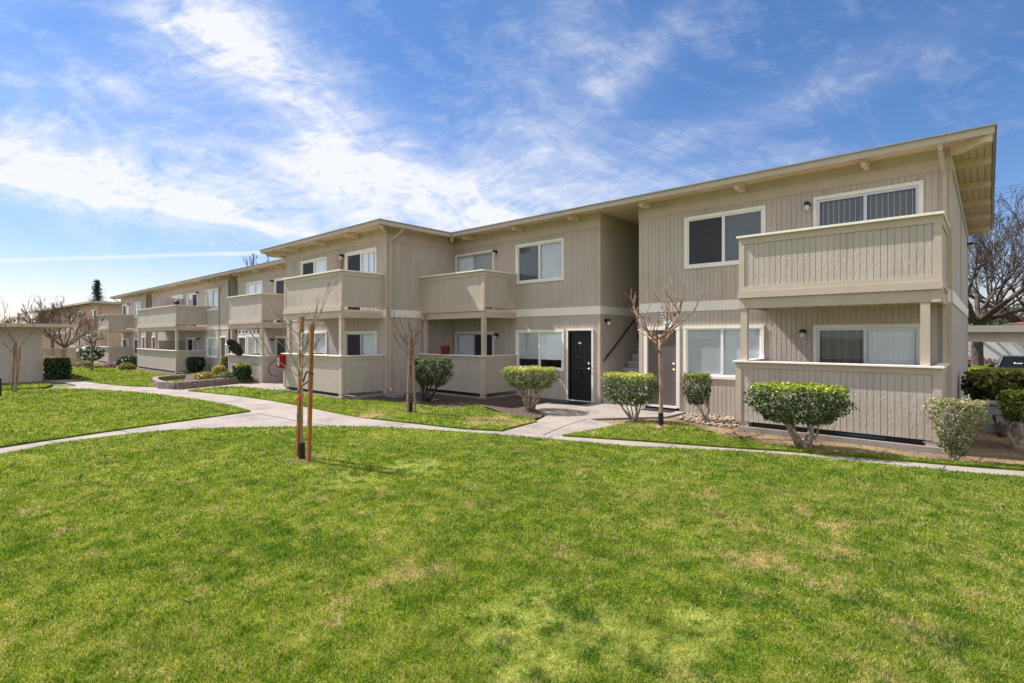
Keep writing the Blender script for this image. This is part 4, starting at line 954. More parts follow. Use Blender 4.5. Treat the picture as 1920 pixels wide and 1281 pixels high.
bush(1508, 838, 1408, 1582, 723, 790, 'wide flat-topped shrub with bare splayed stems before the right patio wall', 'leaf_bright', n=10500, size=0.050, seed=3, stem=7, r0=0.04, top=0.55, base_t=0.22)
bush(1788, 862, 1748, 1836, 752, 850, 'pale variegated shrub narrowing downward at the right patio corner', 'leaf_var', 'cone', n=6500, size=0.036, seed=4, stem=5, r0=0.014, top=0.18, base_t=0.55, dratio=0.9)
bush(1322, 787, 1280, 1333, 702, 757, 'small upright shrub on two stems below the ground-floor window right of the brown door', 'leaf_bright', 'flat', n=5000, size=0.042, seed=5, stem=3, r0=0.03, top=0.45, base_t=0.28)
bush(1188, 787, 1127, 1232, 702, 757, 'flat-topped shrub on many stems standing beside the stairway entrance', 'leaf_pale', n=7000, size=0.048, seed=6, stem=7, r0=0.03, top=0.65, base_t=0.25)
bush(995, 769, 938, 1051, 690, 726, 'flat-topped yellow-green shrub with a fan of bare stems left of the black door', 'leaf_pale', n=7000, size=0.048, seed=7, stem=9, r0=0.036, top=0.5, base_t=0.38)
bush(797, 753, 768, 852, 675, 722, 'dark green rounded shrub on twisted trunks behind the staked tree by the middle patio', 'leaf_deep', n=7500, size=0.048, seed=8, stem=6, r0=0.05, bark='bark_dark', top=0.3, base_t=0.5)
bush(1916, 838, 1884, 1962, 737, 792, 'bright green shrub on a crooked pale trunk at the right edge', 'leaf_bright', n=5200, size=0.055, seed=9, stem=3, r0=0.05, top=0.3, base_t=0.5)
bush(368, 698, 349, 385, 671, 697, 'dark rounded shrub beside the long patio wall of the second building', 'leaf_deep', 'flat', n=2600, size=0.10, seed=10, stem=2, bark='bark_dark', top=0.1, base_t=0.15, depth=30.0)
bush(453, 711, 434, 473, 684, 711, 'box-clipped hedge with a yellow-green top behind the stone planter', 'leaf_bright', 'box', n=5200, size=0.08, seed=11, stem=0, top=0.65, base_t=0.12, dratio=0.6, depth=22.4)
bush(421, 700, 415, 428, 669, 699, 'narrow bright green shrub beside the doorway of the second building', 'leaf_bright', 'box', n=1500, size=0.09, seed=12, stem=0, top=0.3, base_t=0.5, depth=27.7)
bush(520, 716, 511, 529, 674, 712, 'upright shrub behind the red cabinet at the corner of the left patio', 'leaf_bright', 'box', n=2600, size=0.07, seed=13, stem=2, top=0.45, base_t=0.3, depth=23.0)
bush(237, 694, 224, 251, 681, 694, 'low yellow-green mound on the lawn by the second building', 'leaf_yellow', 'round', n=1600, size=0.09, seed=14, stem=0, top=0.0, base_t=0.3)
bush(242, 690, 222, 262, 669, 691, 'dark spreading shrub against the wall behind the yellow-green mound', 'leaf_deep', 'round', n=2200, size=0.13, seed=15, stem=0, top=0.0, base_t=0.2)
bush(106, 711, 80, 136, 673, 709, 'long clipped grey-green hedge beside the shed', 'leaf_deep', 'box', n=7000, size=0.09, seed=16, stem=0, top=0.3, base_t=0.35, dratio=0.6, name='hedge', cat='hedge')
bush(412, 706, 399, 424, 685, 703, 'tall orange-yellow leafed plant in the stone planter', 'leaf_yellow', 'round', n=1500, size=0.07, seed=17, stem=0, top=0.3, base_t=0.6, depth=23.2)
bush(390, 713, 364, 405, 698, 713, 'low yellow trailing plant at the front of the stone planter', 'leaf_yellow', 'round', n=1500, size=0.07, seed=18, stem=0, top=0.0, base_t=0.5, depth=22.0)
bush(424, 712, 405, 437, 698, 713, 'grey-leafed low plant in the planter left of the box hedge', 'leaf_var', 'round', n=1300, size=0.07, seed=19, stem=0, top=0.0, base_t=0.5, depth=21.9)
bush(208, 690, 196, 218, 680, 691, 'small reddish and cream flowering clump beside the far patio', 'petal_pink', 'round', n=500, size=0.12, seed=20, stem=0, top=0.0, base_t=0.3)
bush(148, 687, 136, 162, 681, 688, 'low pink flowering border before the lattice fence', 'petal_pink', 'round', n=600, size=0.13, seed=21, stem=0, top=0.0, base_t=0.3)
# white-flowering shrub far left
wf = bush(170, 689, 149, 192, 650, 675, 'white-blossomed round shrub standing before the far patio', 'leaf_deep', 'round', n=2200, size=0.16, seed=22, stem=3, bark='bark_dark', top=0.1, base_t=0.4, name='flowering_shrub')
gx, gy = G(170, 689); dp = Vector((gx, gy, 0)).dot(FWD); c = at(170, 675, dp)
P, Nn, tt = crown_pts((c.x, c.y, c.z), 43 / F * dp, 36 / F * dp, 25 / F * dp, 260, 'round', 23, 0.08)
leaves('blossom', P, Nn, 0.22, 'petal', wf, None, 0.9, 23)
# broad-leaved shrub and shaded greenery by the right edge
bush(1880, 815, 1826, 1960, 699, 765, 'large loose shrub with broad dark and gold leaves near the right edge', 'leaf_gold', 'flat', n=4200, size=0.13, seed=24, stem=8, r0=0.022, bark='bark_dark', top=0.4, base_t=0.52, off=(0, 1.4), name='broadleaf_shrub')
bush(1900, 790, 1862, 1990, 694, 716, 'clipped yellow-green hedge in front of the dark parked car', 'leaf_pale', 'box', n=5000, size=0.06, seed=25, stem=0, top=0.3, base_t=0.5, off=(0, 3.0), name='hedge', cat='hedge')

# ------------------------------------------------------------------ trees
def branch(mb, p, d, L, r, lvl, rd, spread=0.6, up=0.15, kids=(2, 3), taper=0.62, wig=0.14, sides=5, minr=0.004, lk=0.72):
    n = 3; pts = [p.copy()]; rr = [r]; q = p.copy(); dd = d.copy()
    for i in range(n):
        dd = (dd + Vector((rd.uniform(-wig, wig), rd.uniform(-wig, wig), rd.uniform(-wig, wig) + up * 0.25))).normalized()
        q = q + dd * (L / n); pts.append(q.copy()); rr.append(max(minr, r * (1 - (1 - taper) * (i + 1) / n)))
    mb.tube(pts, rr, max(3, sides), caps=False)
    if lvl <= 0: return
    k = rd.randint(*kids)
    for i in range(k):
        a = rd.uniform(0, 2 * math.pi); o = dd.orthogonal().normalized(); o.rotate(Matrix.Rotation(a + 2 * math.pi * i / k, 3, dd))
        nd = (dd + o * rd.uniform(0.5, 1.2) * spread + Vector((0, 0, up))).normalized()
        s0 = pts[-1] if i < 2 else pts[rd.randint(1, n - 1)]
        branch(mb, s0, nd, L * lk * rd.uniform(0.75, 1.15), rr[-1] * rd.uniform(0.7, 0.95), lvl - 1, rd, spread, up, kids, taper, wig, sides - 1, minr, lk)

def bare_tree(base, label, h_trunk, r, L, lvl, seed, m='bark_dark', limbs=4, spread=0.6, up=0.15, kids=(2, 3), name='bare_tree', lean=0.0, minr=0.004, first=0.9, lk=0.72, group=None):
    rd = random.Random(seed); base = Vector(base)
    t = thing(name, label, 'tree', tuple(base), group=group)
    tr = MB(); top = base + Vector((lean, 0, h_trunk))
    tr.tube([base - Vector((0, 0, 0.15)), base + Vector((0, 0, 0.12)), base.lerp(top, 0.5) + Vector((0.02, 0, 0)), top], [r * 1.5, r * 1.12, r, r * 0.9], 10)
    tr.build('trunk', m, t, True)
    cr_ = MB()
    for i in range(limbs):
        a = 2 * math.pi * (i + rd.random() * 0.5) / limbs
        d = Vector((math.cos(a) * first, math.sin(a) * first, rd.uniform(0.5, 1.0))).normalized()
        branch(cr_, top - Vector((0, 0, r * 0.5)), d, L * rd.uniform(0.85, 1.15), r * 0.6, lvl, rd, spread, up, kids, minr=minr, lk=lk, sides=6)
    cr_.build('crown', m, t, True)
    return t

def pos(px, py, depth):
    p = at(px, py, depth); return (p.x, p.y, gz(p.x, p.y))

# big mulberry beyond the parking
p = at(1832, 683, 42); bare_tree((p.x, p.y, -0.42), 'huge bare tree with dark spreading limbs behind the carport', 3.6, 0.36, 3.5, 6, 31, 'bark_dark', 9, 0.66, 0.08, (3, 3), minr=0.014, first=1.0, lk=0.765)
p = at(1925, 683, 47); bare_tree((p.x, p.y, -0.42), 'second large bare tree partly outside the right edge behind the white building', 3.4, 0.36, 3.6, 6, 37, 'bark_dark', 8, 0.65, 0.16, (2, 3), minr=0.016, lk=0.74)
# far left trees
bare_tree(pos(121, 683, 40), 'bare reddish tree with upright limbs behind the lattice fence', 1.4, 0.14, 1.2, 6, 41, 'bark_pink', 7, 0.5, 0.2, (2, 3), minr=0.008)
bare_tree(pos(18, 660, 62), 'bare tree behind the shed at the far left edge', 1.8, 0.18, 1.25, 5, 42, 'bark_pink', 6, 0.6, 0.2, (2, 3), minr=0.018)
bare_tree(pos(62, 660, 66), 'bare tree rising over the middle of the shed roof', 1.8, 0.18, 1.2, 5, 43, 'bark_pink', 6, 0.6, 0.2, (2, 3), minr=0.018)
bare_tree(pos(98, 660, 62), 'bare tree rising over the right end of the shed roof', 1.9, 0.16, 1.15, 5, 44, 'bark_pink', 5, 0.55, 0.2, (2, 3), minr=0.018)
bare_tree(pos(172, 692, 33), 'small pollarded tree with a knobby crown on the far lawn', 1.75, 0.07, 0.42, 3, 45, 'bark_pink', 7, 0.7, 0.1, (2, 3), minr=0.009, lk=0.7)
bare_tree(pos(512, 640, 46), 'bare tree whose twigs show above the second roof', 5.6, 0.2, 1.6, 4, 46, 'bark_pink', 5, 0.4, 0.35, (2, 3), minr=0.014)
# conifer
def conifer(base, h, w, label, seed=5):
    rd = random.Random(seed); base = Vector(base); t = thing('conifer_tree', label, 'tree', tuple(base))
    m = MB(); m.tube([base, base + Vector((0, 0, h * 0.6)), base + Vector((0, 0, h * 0.99))], [0.22, 0.14, 0.03], 7)
    C_, N_ = [], []
    for i in range(230):
        f = i / 230; z = h * (0.30 + 0.69 * f); a = rd.uniform(0, 6.283); l = w / 2 * (1.03 - f) * rd.uniform(0.45, 1.2)
        s0 = base + Vector((0, 0, z)); e = s0 + Vector((math.cos(a) * l, math.sin(a) * l, -0.12 * l + 0.1))
        m.tube([s0, e], [0.035, 0.01], 4, False)
        for k in range(20):
            u = 0.25 + 0.75 * rd.random() ; q = s0.lerp(e, u); g_ = 0.14 + 0.12 * l
            C_.append((q.x + rd.gauss(0, g_), q.y + rd.gauss(0, g_), q.z + rd.gauss(0, g_ * 0.7))); N_.append((math.cos(a) * .4, math.sin(a) * .4, 0.8))
    m.build('trunk', 'bark_dark', t)
    leaves('crown', np.array(C_), np.array(N_), 0.26, 'leaf_conifer', t, None, 0.3, seed)
p = at(182, 632, 78); conifer((p.x, p.y, -0.3), 10.6, 3.8, 'dark conifer rising behind the farthest building')

# crape myrtle by the front walk
def myrtle():
    gx, gy = G(1239, 805); rd = random.Random(12)
    t = thing('pruned_tree', 'slim reddish-barked pruned tree with knobby bare limbs in front of the brown door', 'tree', (gx, gy, 0))
    m = MB(); b = Vector((gx, gy, 0))
    m.tube([b + Vector((0.0, 0, -0.05)), b + Vector((0, 0, 0.08)), b + Vector((0.01, 0, 0.8)), b + Vector((-0.01, 0, 1.5)), b + Vector((0.0, 0, 1.95))], [0.075, 0.046, 0.040, 0.040, 0.05], 12)
    for k in range(5):
        a = 3.4 + k * 0.7; m.tube([b + Vector((0, 0, 0.07)), b + Vector((math.cos(a) * 0.13, math.sin(a) * 0.13, 0.0))], [0.04, 0.02], 6)
    m.build('trunk', 'bark_red', t, True)
    g_ = MB(); g_.tube([b + Vector((0, 0, 0.10)), b + Vector((0, 0, 0.34))], [0.058, 0.052], 12); g_.build('trunk_guard', 'metal_dark', t)
    c = MB(); top = b + Vector((0, 0, 1.92))
    def limb(p0, d, L, r, lvl):
        q = p0.copy(); pts = [q.copy()]; rr = [r]
        nseg = 4
        for i in range(nseg):
            d = (d + Vector((rd.uniform(-.3, .3), rd.uniform(-.3, .3), rd.uniform(-.12, .30)))).normalized()
            q = q + d * L / nseg; pts.append(q.copy()); rr.append(r * (1 - 0.42 * (i + 1) / nseg) * rd.uniform(0.9, 1.2))
        c.tube(pts, rr, 6)
        if lvl:
            for i in range(rd.randint(2, 3)):
                s_ = pts[rd.choice([2, 3, 4, 4])]; o = Vector((rd.uniform(-1, 1), rd.uniform(-1, 1), rd.uniform(0.3, 1.0)))
                limb(s_, (d * 0.8 + o).normalized(), L * rd.uniform(0.4, 0.65), rr[-1] * 0.85, lvl - 1)
    for i in range(11):
        a = 2 * math.pi * i / 11 + rd.uniform(-.2, .2); e = rd.uniform(0.15, 0.9)
        limb(top + Vector((0, 0, rd.uniform(-0.38, 0.10))), Vector((math.cos(a), math.sin(a), e)).normalized(), rd.uniform(0.62, 0.92), 0.024, 2)
    c.build('crown', 'bark_red', t, True)
myrtle()

# staked young trees
def stake(p, q, w, label, m, ties=(), group='wooden stakes beside young trees', side=1):
    t = thing('tree_stake', label, 'stake', tuple(p), group=group)
    s_ = MB(); s_.bar(Vector(p) - Vector((0, 0, 0.1)), q, w, w); s_.build('post', m, t)
    for u in ties:
        k = MB(); c = Vector(p).lerp(Vector(q), u); k.tube([c - Vector((0, 0, 0.018)), c + Vector((0, 0, 0.018))], [w * 0.74, w * 0.74], 8)
        k.tube([c, c + Vector((0.05 * side, -0.02, 0.01)), c + Vector((0.08 * side, -0.01, -0.03))], 0.008, 4); k.build('tie', 'tie_green', t)
    return t

def young(px, py, label, h, seed, m='bark_pink', twigs=12, spread=0.45, guard=True, r=0.016, z0=1.0, lean=(0, 0), gl=0.28):
    gx, gy = G(px, py); g0 = gz(gx, gy); rd = random.Random(seed); b = Vector((gx, gy, g0))
    t = thing('young_tree', label, 'tree', tuple(b))
    m_ = MB(); top = b + Vector((lean[0], lean[1], h * 0.72))
    m_.tube([b, b.lerp(top, 0.5) + Vector((0.015, 0, 0)), top], [r * 1.3, r, r * 0.8], 8); m_.build('trunk', m, t, True)
    c = MB()
    for i in range(twigs):
        z = z0 + (h * 0.72 - z0) * rd.random() ** 0.7; a = rd.uniform(0, 6.283)
        s0 = b.lerp(top, z / (h * 0.72)); d = Vector((math.cos(a), math.sin(a), rd.uniform(0.7, 1.7))).normalized()
        branch(c, s0, d, spread * rd.uniform(0.7, 1.2), max(r * 0.55, 0.009), 1 + (rd.random() > 0.4), rd, 0.4, 0.2, (2, 3), minr=0.005, sides=5)
    c.build('crown', m, t, True)
    if guard:
        g_ = MB(); g_.tube([b + Vector((0, 0, 0.0)), b + Vector((0, 0, gl))], [0.05, 0.048], 10); g_.build('trunk_guard', 'metal_dark', t)
    return t

def rp_(px, py, dz=0.0): x, y = G(px, py); return Vector((x, y, gz(x, y) + dz))
young(566, 864, 'leafless sapling tied between the two tall orange stakes on the front lawn', 2.75, 51, 'bark_pale', 13, 0.42, r=0.013, z0=1.0)
p = rp_(558, 858); d_ = p.dot(FWD); a_ = stake(p, at(566.5, 594, d_), 0.05, 'taller orange-brown stake of the front lawn pair, tied with green tape', 'wood', (0.30, 0.47, 0.60, 0.80, 0.90))
p2 = rp_(578.5, 869); d_ = p2.dot(FWD); b_ = stake(p2, at(585, 608, d_), 0.05, 'shorter orange-brown stake of the front lawn pair', 'wood')
k = MB(); A_ = at(569, 716, 8.02); B_ = at(584, 698, 7.95)
k.tube([A_, A_.lerp(B_, 0.4) + Vector((0, -0.03, 0.03)), B_ + Vector((-0.03, -0.05, 0.02)), B_ + Vector((0.03, -0.06, 0.0)), B_ + Vector((0.05, 0, -0.02)), A_.lerp(B_, 0.5) + Vector((0, 0.02, -0.06)), A_ + Vector((0, 0, -0.05))], 0.012, 6)
o = k.build('rubber_tie', 'rubber'); tag(o, 'black rubber strap looped between the front sapling and its right stake', 'tie')
rb = MB(); A_ = at(568, 737, 7.85); B_ = at(550, 755, 7.8)
rb.bar(A_, B_, 0.04, 0.02); o = rb.build('ribbon', 'ribbon'); tag(o, 'bright red marker ribbon on the front lawn stakes', 'ribbon')

young(770, 775, 'leafless young tree between two weathered stakes on the middle lawn', 2.55, 52, 'bark_pink', 15, 0.42, r=0.013, z0=1.3, lean=(0.05, 0))
p = rp_(763, 776); d_ = p.dot(FWD); stake(p, at(769, 631, d_), 0.042, 'left weathered stake of the middle lawn pair, green tape near the base', 'wood_old', (0.28,))
p = rp_(779, 776); d_ = p.dot(FWD); stake(p, at(773.5, 633, d_), 0.042, 'right weathered stake of the middle lawn pair, leaning inward', 'wood_old', (0.24,), side=-1)
young(31, 737, 'leafless young tree between two stakes in front of the shed', 2.75, 53, 'bark_pink', 10, 0.85, r=0.02, z0=1.2, guard=False)
p = rp_(22.5, 737); d_ = p.dot(FWD); stake(p, at(27.5, 646, d_), 0.07, 'left stake of the pair in front of the shed', 'wood_old', ())
p = rp_(28, 738); d_ = p.dot(FWD); stake(p, at(38, 648, d_), 0.075, 'right stake of the pair in front of the shed', 'wood_old', ())
tag(sheet('bare_soil_patch', smooth_poly([G(*q) for q in ((533, 866), (552, 862), (585, 859), (592, 864), (580, 871), (555, 870))]), 0.036, 'soil'), kind='structure')

# ================================================================== SMALL THINGS
# flower pot on the middle patio rail
def pot():
    b = Vector((-13.3, 11.42, 1.331)); t = thing('flower_pot', 'dark red clay pot with spiky leaves on the middle patio rail', 'plant pot', tuple(b))
    m = MB(); m.lathe([(0.115, 0.016), (0.13, 0.05), (0.165, 0.24), (0.172, 0.245), (0.172, 0.275), (0.15, 0.275), (0.14, 0.25)], b, 20); m.build('pot', 'terracotta', t, True)
    s_ = MB(); s_.lathe([(0.15, 0), (0.18, 0.012), (0.18, 0.018), (0.14, 0.014)], b, 20); s_.build('saucer', 'metal_dark', t, True)
    l = MB(); rd = random.Random(3)
    for i in range(16):
        a = rd.uniform(0, 6.28); e = rd.uniform(0.1, 0.28); hh = rd.uniform(0.15, 0.5) if i < 6 else rd.uniform(0.08, 0.18)
        s0 = b + Vector((0, 0, 0.25)); l.tube([s0, s0 + Vector((math.cos(a) * e * .5, math.sin(a) * e * .5, hh * .6)), s0 + Vector((math.cos(a) * e, math.sin(a) * e, hh))], [0.014, 0.01, 0.003], 4)
    l.build('plant', 'bark_pale' if False else 'leaf_stalk', t)
M['leaf_stalk'] = mat('leaf_stalk', (0.14, 0.16, 0.07), 0.6, 0.3, 20, c2=(0.35, 0.27, 0.2))
pot()
# fire extinguisher cabinet on the left patio wall
def cabinet():
    x, y, z = -18.38, 8.30, 0.98
    t = thing('fire_cabinet', 'red extinguisher cabinet fixed to the corner of the left patio wall', 'fire cabinet', (x, y, z))
    m = MB(); m.box(x - 0.26, x, y - 0.07, y + 0.12, z - 0.17, z + 0.28); m.build('case', 'red', t)
    w = MB(); w.box(x - 0.21, x - 0.05, y - 0.076, y - 0.0705, z - 0.08, z + 0.18); w.build('window', 'alu', t)
cabinet()
# satellite dish
def dish():
    c = at(446, 640, 23.1); b = Vector((c.x, c.y, 1.05))
    t = thing('satellite_dish', 'dark satellite dish standing on the patio rail of the second building', 'satellite dish', tuple(b))
    m = MB(); ax = (-FWD * 0.62 - RGT * 0.30 - Vector((0, 0, 1)) * 0.42).normalized(); cc = b + Vector((0, -0.05, 0.44)); a = ax.orthogonal().normalized(); bb = ax.cross(a)
    k0 = len(m.v); nr, na = 6, 28
    for th in (0, 0.012):
        for i in range(nr + 1):
            r_ = 0.43 * i / nr
            for j in range(na):
                q = cc + (a * math.cos(6.2832 * j / na) + bb * math.sin(6.2832 * j / na)) * max(r_, 0.002) + ax * (0.55 * r_ * r_ - th); m.v.append(tuple(q))
    for s_ in range(2):
        o_ = k0 + s_ * (nr + 1) * na
        for i in range(nr):
            for j in range(na):
                f_ = (o_ + i * na + j, o_ + i * na + (j + 1) % na, o_ + (i + 1) * na + (j + 1) % na, o_ + (i + 1) * na + j); m.f.append(f_ if s_ == 0 else f_[::-1])
    m.build('reflector', 'metal_dark', t, True)
    s_ = MB(); s_.tube([b, b + Vector((0, 0, 0.2)), cc - ax * 0.02], 0.025, 8); s_.build('mast', 'metal_dark', t)
    s_ = MB(); e = cc - RGT * 0.3; f_ = cc - ax * 0.10 - RGT * 0.5; s_.tube([e, f_], 0.012, 6); s_.tube([f_, f_ + Vector((-0.10, -0.02, 0.03))], [0.03, 0.04], 8); s_.build('feed_arm', 'signw', t)
dish()
# handrail of the second building steps
hr.build('stair_handrail', 'metal_dark'); tag(bpy.data.objects['stair_handrail'], 'bent dark metal handrail beside the second building corner steps', 'handrail')
# string lights under the nearer balcony of the second building
t = thing('string_lights', 'string of small dark bulbs under the balcony above the satellite dish', 'string lights', (-24.5, 9.55, 2.2))
w = MB(); bl = MB(); pts = []
for i in range(33):
    u = i / 32; x = -26.1 + 3.2 * u; z = 2.22 - 0.07 * abs(math.sin(u * math.pi * 4)); pts.append((x, 9.56, z))
    if i % 4 == 2: bl.lathe([(0.012, 0.0), (0.034, -0.04), (0.03, -0.08), (0.008, -0.10)], (x, 9.56, z), 8)
w.tube(pts, 0.006, 4); w.build('wire', 'wire', t); bl.build('bulb', 'metal_dark', t)
# number signs
def text_mesh(text, size, m, parent):
    c = bpy.data.curves.new('lettering', 'FONT'); c.body = text; c.size = size; c.align_x = 'CENTER'; c.align_y = 'CENTER'; c.extrude = 0.001
    tmp = bpy.data.objects.new('tmp', c); col.objects.link(tmp); dg = bpy.context.evaluated_depsgraph_get()
    me = bpy.data.meshes.new_from_object(tmp.evaluated_get(dg)); bpy.data.objects.remove(tmp); me.materials.clear(); me.materials.append(M[m])
    o = bpy.data.objects.new('lettering', me); col.objects.link(o); o.parent = parent; return o
def sign(name, x, y, z, w, h, label, text, parent_group=None, r=0.0, mtxt='ink', tz=0.0, size=None, arrow=None):
    t = thing(name, label, 'sign', (x, y, z))
    m = MB(); m.box(x - w / 2, x + w / 2, y - 0.012, y - 0.001, z - h / 2, z + h / 2); m.build('panel', 'signw', t)
    if text:
        o = text_mesh(text, size or h * 0.7, mtxt, t)
        o.location = (0, -0.015, tz); o.rotation_euler = (R(90), 0, 0)
    if arrow:
        a = MB(); zz, d = arrow
        a.quad((x - 0.05, y - 0.014, z + zz - 0.008), (x + 0.05, y - 0.014, z + zz - 0.008), (x + 0.05, y - 0.014, z + zz + 0.008), (x - 0.05, y - 0.014, z + zz + 0.008))
        a.quad((x + d * 0.05, y - 0.0142, z + zz - 0.022), (x + d * 0.09, y - 0.0142, z + zz), (x + d * 0.09, y - 0.0142, z + zz + 0.001), (x + d * 0.05, y - 0.0142, z + zz + 0.022)); a.build('arrow', 'ink', t)
    return t
sign('number_sign', -6.30, WM - 0.002, 2.43, 0.20, 0.18, 'upper white number sign above the brown door', '6407', size=0.085, tz=0.035, mtxt='blue', arrow=(-0.045, -1))
sign('number_sign', -6.19, WM - 0.002, 2.24, 0.24, 0.18, 'lower white sign above the brown door with a dark arrow', '', arrow=(-0.02, -1))
sign('number_sign', -28.9, W2 - 0.002, 2.52 - 0.22, 0.34, 0.5, 'white number sign on the second building above its doorway', '8', size=0.52, mtxt='blue')
sign('number_sign', -8.93, WM - 0.02, 1.72, 0.09, 0.05, 'small number plate on the black security door', '401', size=0.04)
p = at(166, 630, 46)
t = thing('hanging_sign', 'blue-edged white sign hanging by the farthest building', 'sign', (p.x, p.y, p.z - 0.25), rz3)
m = MB(); m.box(-0.9, 0.9, -0.03, 0.0, 0.0, 0.5); m.build('panel', 'blue', t, local=True); m = MB(); m.box(-0.7, 0.8, -0.04, -0.031, 0.08, 0.42); m.build('face', 'signw', t, local=True)
# door mats
for (x0, x1, y0, y1, z, lab) in ((-9.45, -8.45, 12.1, 12.75, 0.006, 'black doormat before the black security door'), (-6.75, -5.95, 12.45, 12.8, 0.006, 'dark doormat before the brown door')):
    m = MB(); m.box(x0, x1, y0, y1, z, z + 0.015); o = m.build('doormat', 'rubber'); tag(o, lab, 'doormat')
# tarp bundle under the right patio wall
m = MB(); m.tube([(-2.15, 11.42, 0.10), (-1.9, 11.40, 0.105), (-1.6, 11.42, 0.10), (-1.35, 11.41, 0.098)], [0.03, 0.045, 0.05, 0.03], 9)
o = m.build('rolled_tarp', 'tarp', None, True); tag(o, 'blue rolled tarp lying under the right patio wall', 'tarp')
# lumber leaning on the left upper balcony, small object on the middle far balcony
m = MB(); m.bar((-17.3, WL - 0.12, 2.78), (-17.28, WL - 0.06, 4.72), 0.24, 0.04); o = m.build('wood_plank', 'lumber'); tag(o, 'reddish wooden plank standing on the left upper balcony beside its door', 'plank')
m = MB(); m.lathe([(0.06, 0), (0.13, 0.06), (0.15, 0.14), (0.10, 0.22), (0.03, 0.25)], (-34.45, 9.5, 3.735), 12); o = m.build('round_ornament', 'metal_dark', None, True); tag(o, 'dark round ornament on the corner of the long upper balcony rail', 'ornament')
m = MB(); m.box(-26.25, -22.9, 9.75, 10.6, 2.545, 2.56); 
# splash block at the downspout
m = MB(); m.box(-14.3, -13.75, 9.8, 10.08, 0.0, 0.07); m.box(-14.3, -13.75, 9.78, 9.80, 0.0, 0.10); m.box(-14.3, -13.75, 10.08, 10.10, 0.0, 0.10); o = m.build('splash_block', 'cmu'); tag(o, 'concrete splash block below the downspout at the inner corner', 'splash block')
# dark post at left edge
p = rp_(-1, 746); m = MB(); m.bar(p, p + Vector((0, 0, 0.6)), 0.09, 0.09); m.box(p.x - 0.06, p.x + 0.06, p.y - 0.06, p.y + 0.06, p.z + 0.6, p.z + 0.62); o = m.build('bollard', 'metal_dark'); tag(o, 'short black bollard at the left edge of the picture', 'bollard')

# planter wall of split-face blocks
def planter():
    t = thing('stone_planter', 'low curved planter wall of rough brown blocks', 'planter', (*G(380, 722), gz(-23, 7)))
    path = [G(*q) for q in ((352, 712), (318, 714), (292, 717), (291, 722), (303, 728), (330, 730), (360, 727), (400, 723), (440, 719), (480, 715.5), (500, 713.5))]
    P_ = [Vector((x, y, 0)) for x, y in path]; rd = random.Random(8); n = 0
    walls = MB(); caps = MB()
    for p, q in zip(P_[:-1], P_[1:]):
        L = (q - p).length; k = max(1, round(L / 0.30)); d = (q - p).normalized()
        for row in range(2):
            for i in range(k):
                a = p + d * (L * i / k) ; b = p + d * (L * (i + 1) / k - 0.012); z = gz(a.x, a.y) - 0.03 + row * 0.145; j = rd.uniform(-0.012, 0.012)
                off = Vector((-d.y, d.x, 0)) * j
                walls.bar(a + off + Vector((0, 0, z + 0.07)), b + off + Vector((0, 0, z + 0.07)), 0.2 + rd.uniform(-.015, .015), 0.138)
    walls.build('block_wall', 'stone', t)
    poly = [(p.x, p.y) for p in P_]; z = gz(-24, 7)
    so = MB(); so.prism([G(*q) for q in ((345, 722), (375, 724.5), (400, 722), (440, 718), (480, 714.8), (495, 712), (460, 706), (380, 708), (350, 713))], z - 0.05, z + 0.12); so.build('soil', 'mulch', t)
planter()
# river stones beside the brown door
def pebbles():
    poly = smooth_poly([G(*q) for q in ((1272, 782), (1300, 771), (1345, 776), (1379, 783), (1392, 793), (1370, 800), (1330, 795), (1300, 790))])
    xs = [p[0] for p in poly]; ys = [p[1] for p in poly]; n = 900
    P_ = np.stack([rng.uniform(min(xs), max(xs), n), rng.uniform(min(ys), max(ys), n)], 1); P_ = P_[inside(poly, P_)]
    V = []; Fc = []
    ico = [(0, 0, 1), (.9, 0, .3), (.28, .85, .3), (-.73, .53, .3), (-.73, -.53, .3), (.28, -.85, .3), (0, 0, -1)]
    tri = [(0, 1, 2), (0, 2, 3), (0, 3, 4), (0, 4, 5), (0, 5, 1), (6, 2, 1), (6, 3, 2), (6, 4, 3), (6, 5, 4), (6, 1, 5)]
    for x, y in P_:
        s_ = rng.uniform(0.018, 0.05); a = rng.uniform(0, 6.28); e = rng.uniform(0.6, 1.2); k = len(V); ca, sa = math.cos(a), math.sin(a)
        for (u, v, w_) in ico: V.append((x + (u * ca - v * sa * e) * s_, y + (u * sa + v * ca * e) * s_, -0.035 + s_ * (0.5 + w_ * 0.6)))
        Fc += [(k + i, k + j, k + l) for i, j, l in tri]
    o = np_mesh('river_stones', np.array(V), np.array(Fc), 'pebble'); o.data.polygons.foreach_set('use_smooth', [True] * len(o.data.polygons)); tag(o, 'pale river stones below the window right of the brown door', 'stones', kind='stuff')
pebbles()
# leaf litter and clods scattered on the beds
n = 2600; P_ = np.stack([rng.uniform(-14, 2.5, n), rng.uniform(9, 13.5, n)], 1)
k = np.zeros(n, bool)
for l in lawns + [front_path, far_path, door_walk, side_slab]: k |= inside(l, P_)
P_ = P_[~k]; z = np.array([gz(x, y) for x, y in P_]) - 0.03 + 0.03 * (P_[:, 0] < -7.6)
o = leaves('leaf_litter', np.column_stack([P_, z]), np.tile((0, 0, 1.5), (len(P_), 1)), 0.045, 'petal_litter' if 'petal_litter' in M else 'leaf_yellow', None, np.full(len(P_), 0.2), 0.5, 77)
M['litter'] = leaf_mat('dry_leaf', (0.10, 0.06, 0.035), (0.22, 0.14, 0.08), (0.42, 0.33, 0.22), 0.8, 0.1); o.data.materials[0] = M['litter']; tag(o, 'dry fallen leaves scattered over the planting beds', 'leaf litter', kind='stuff')
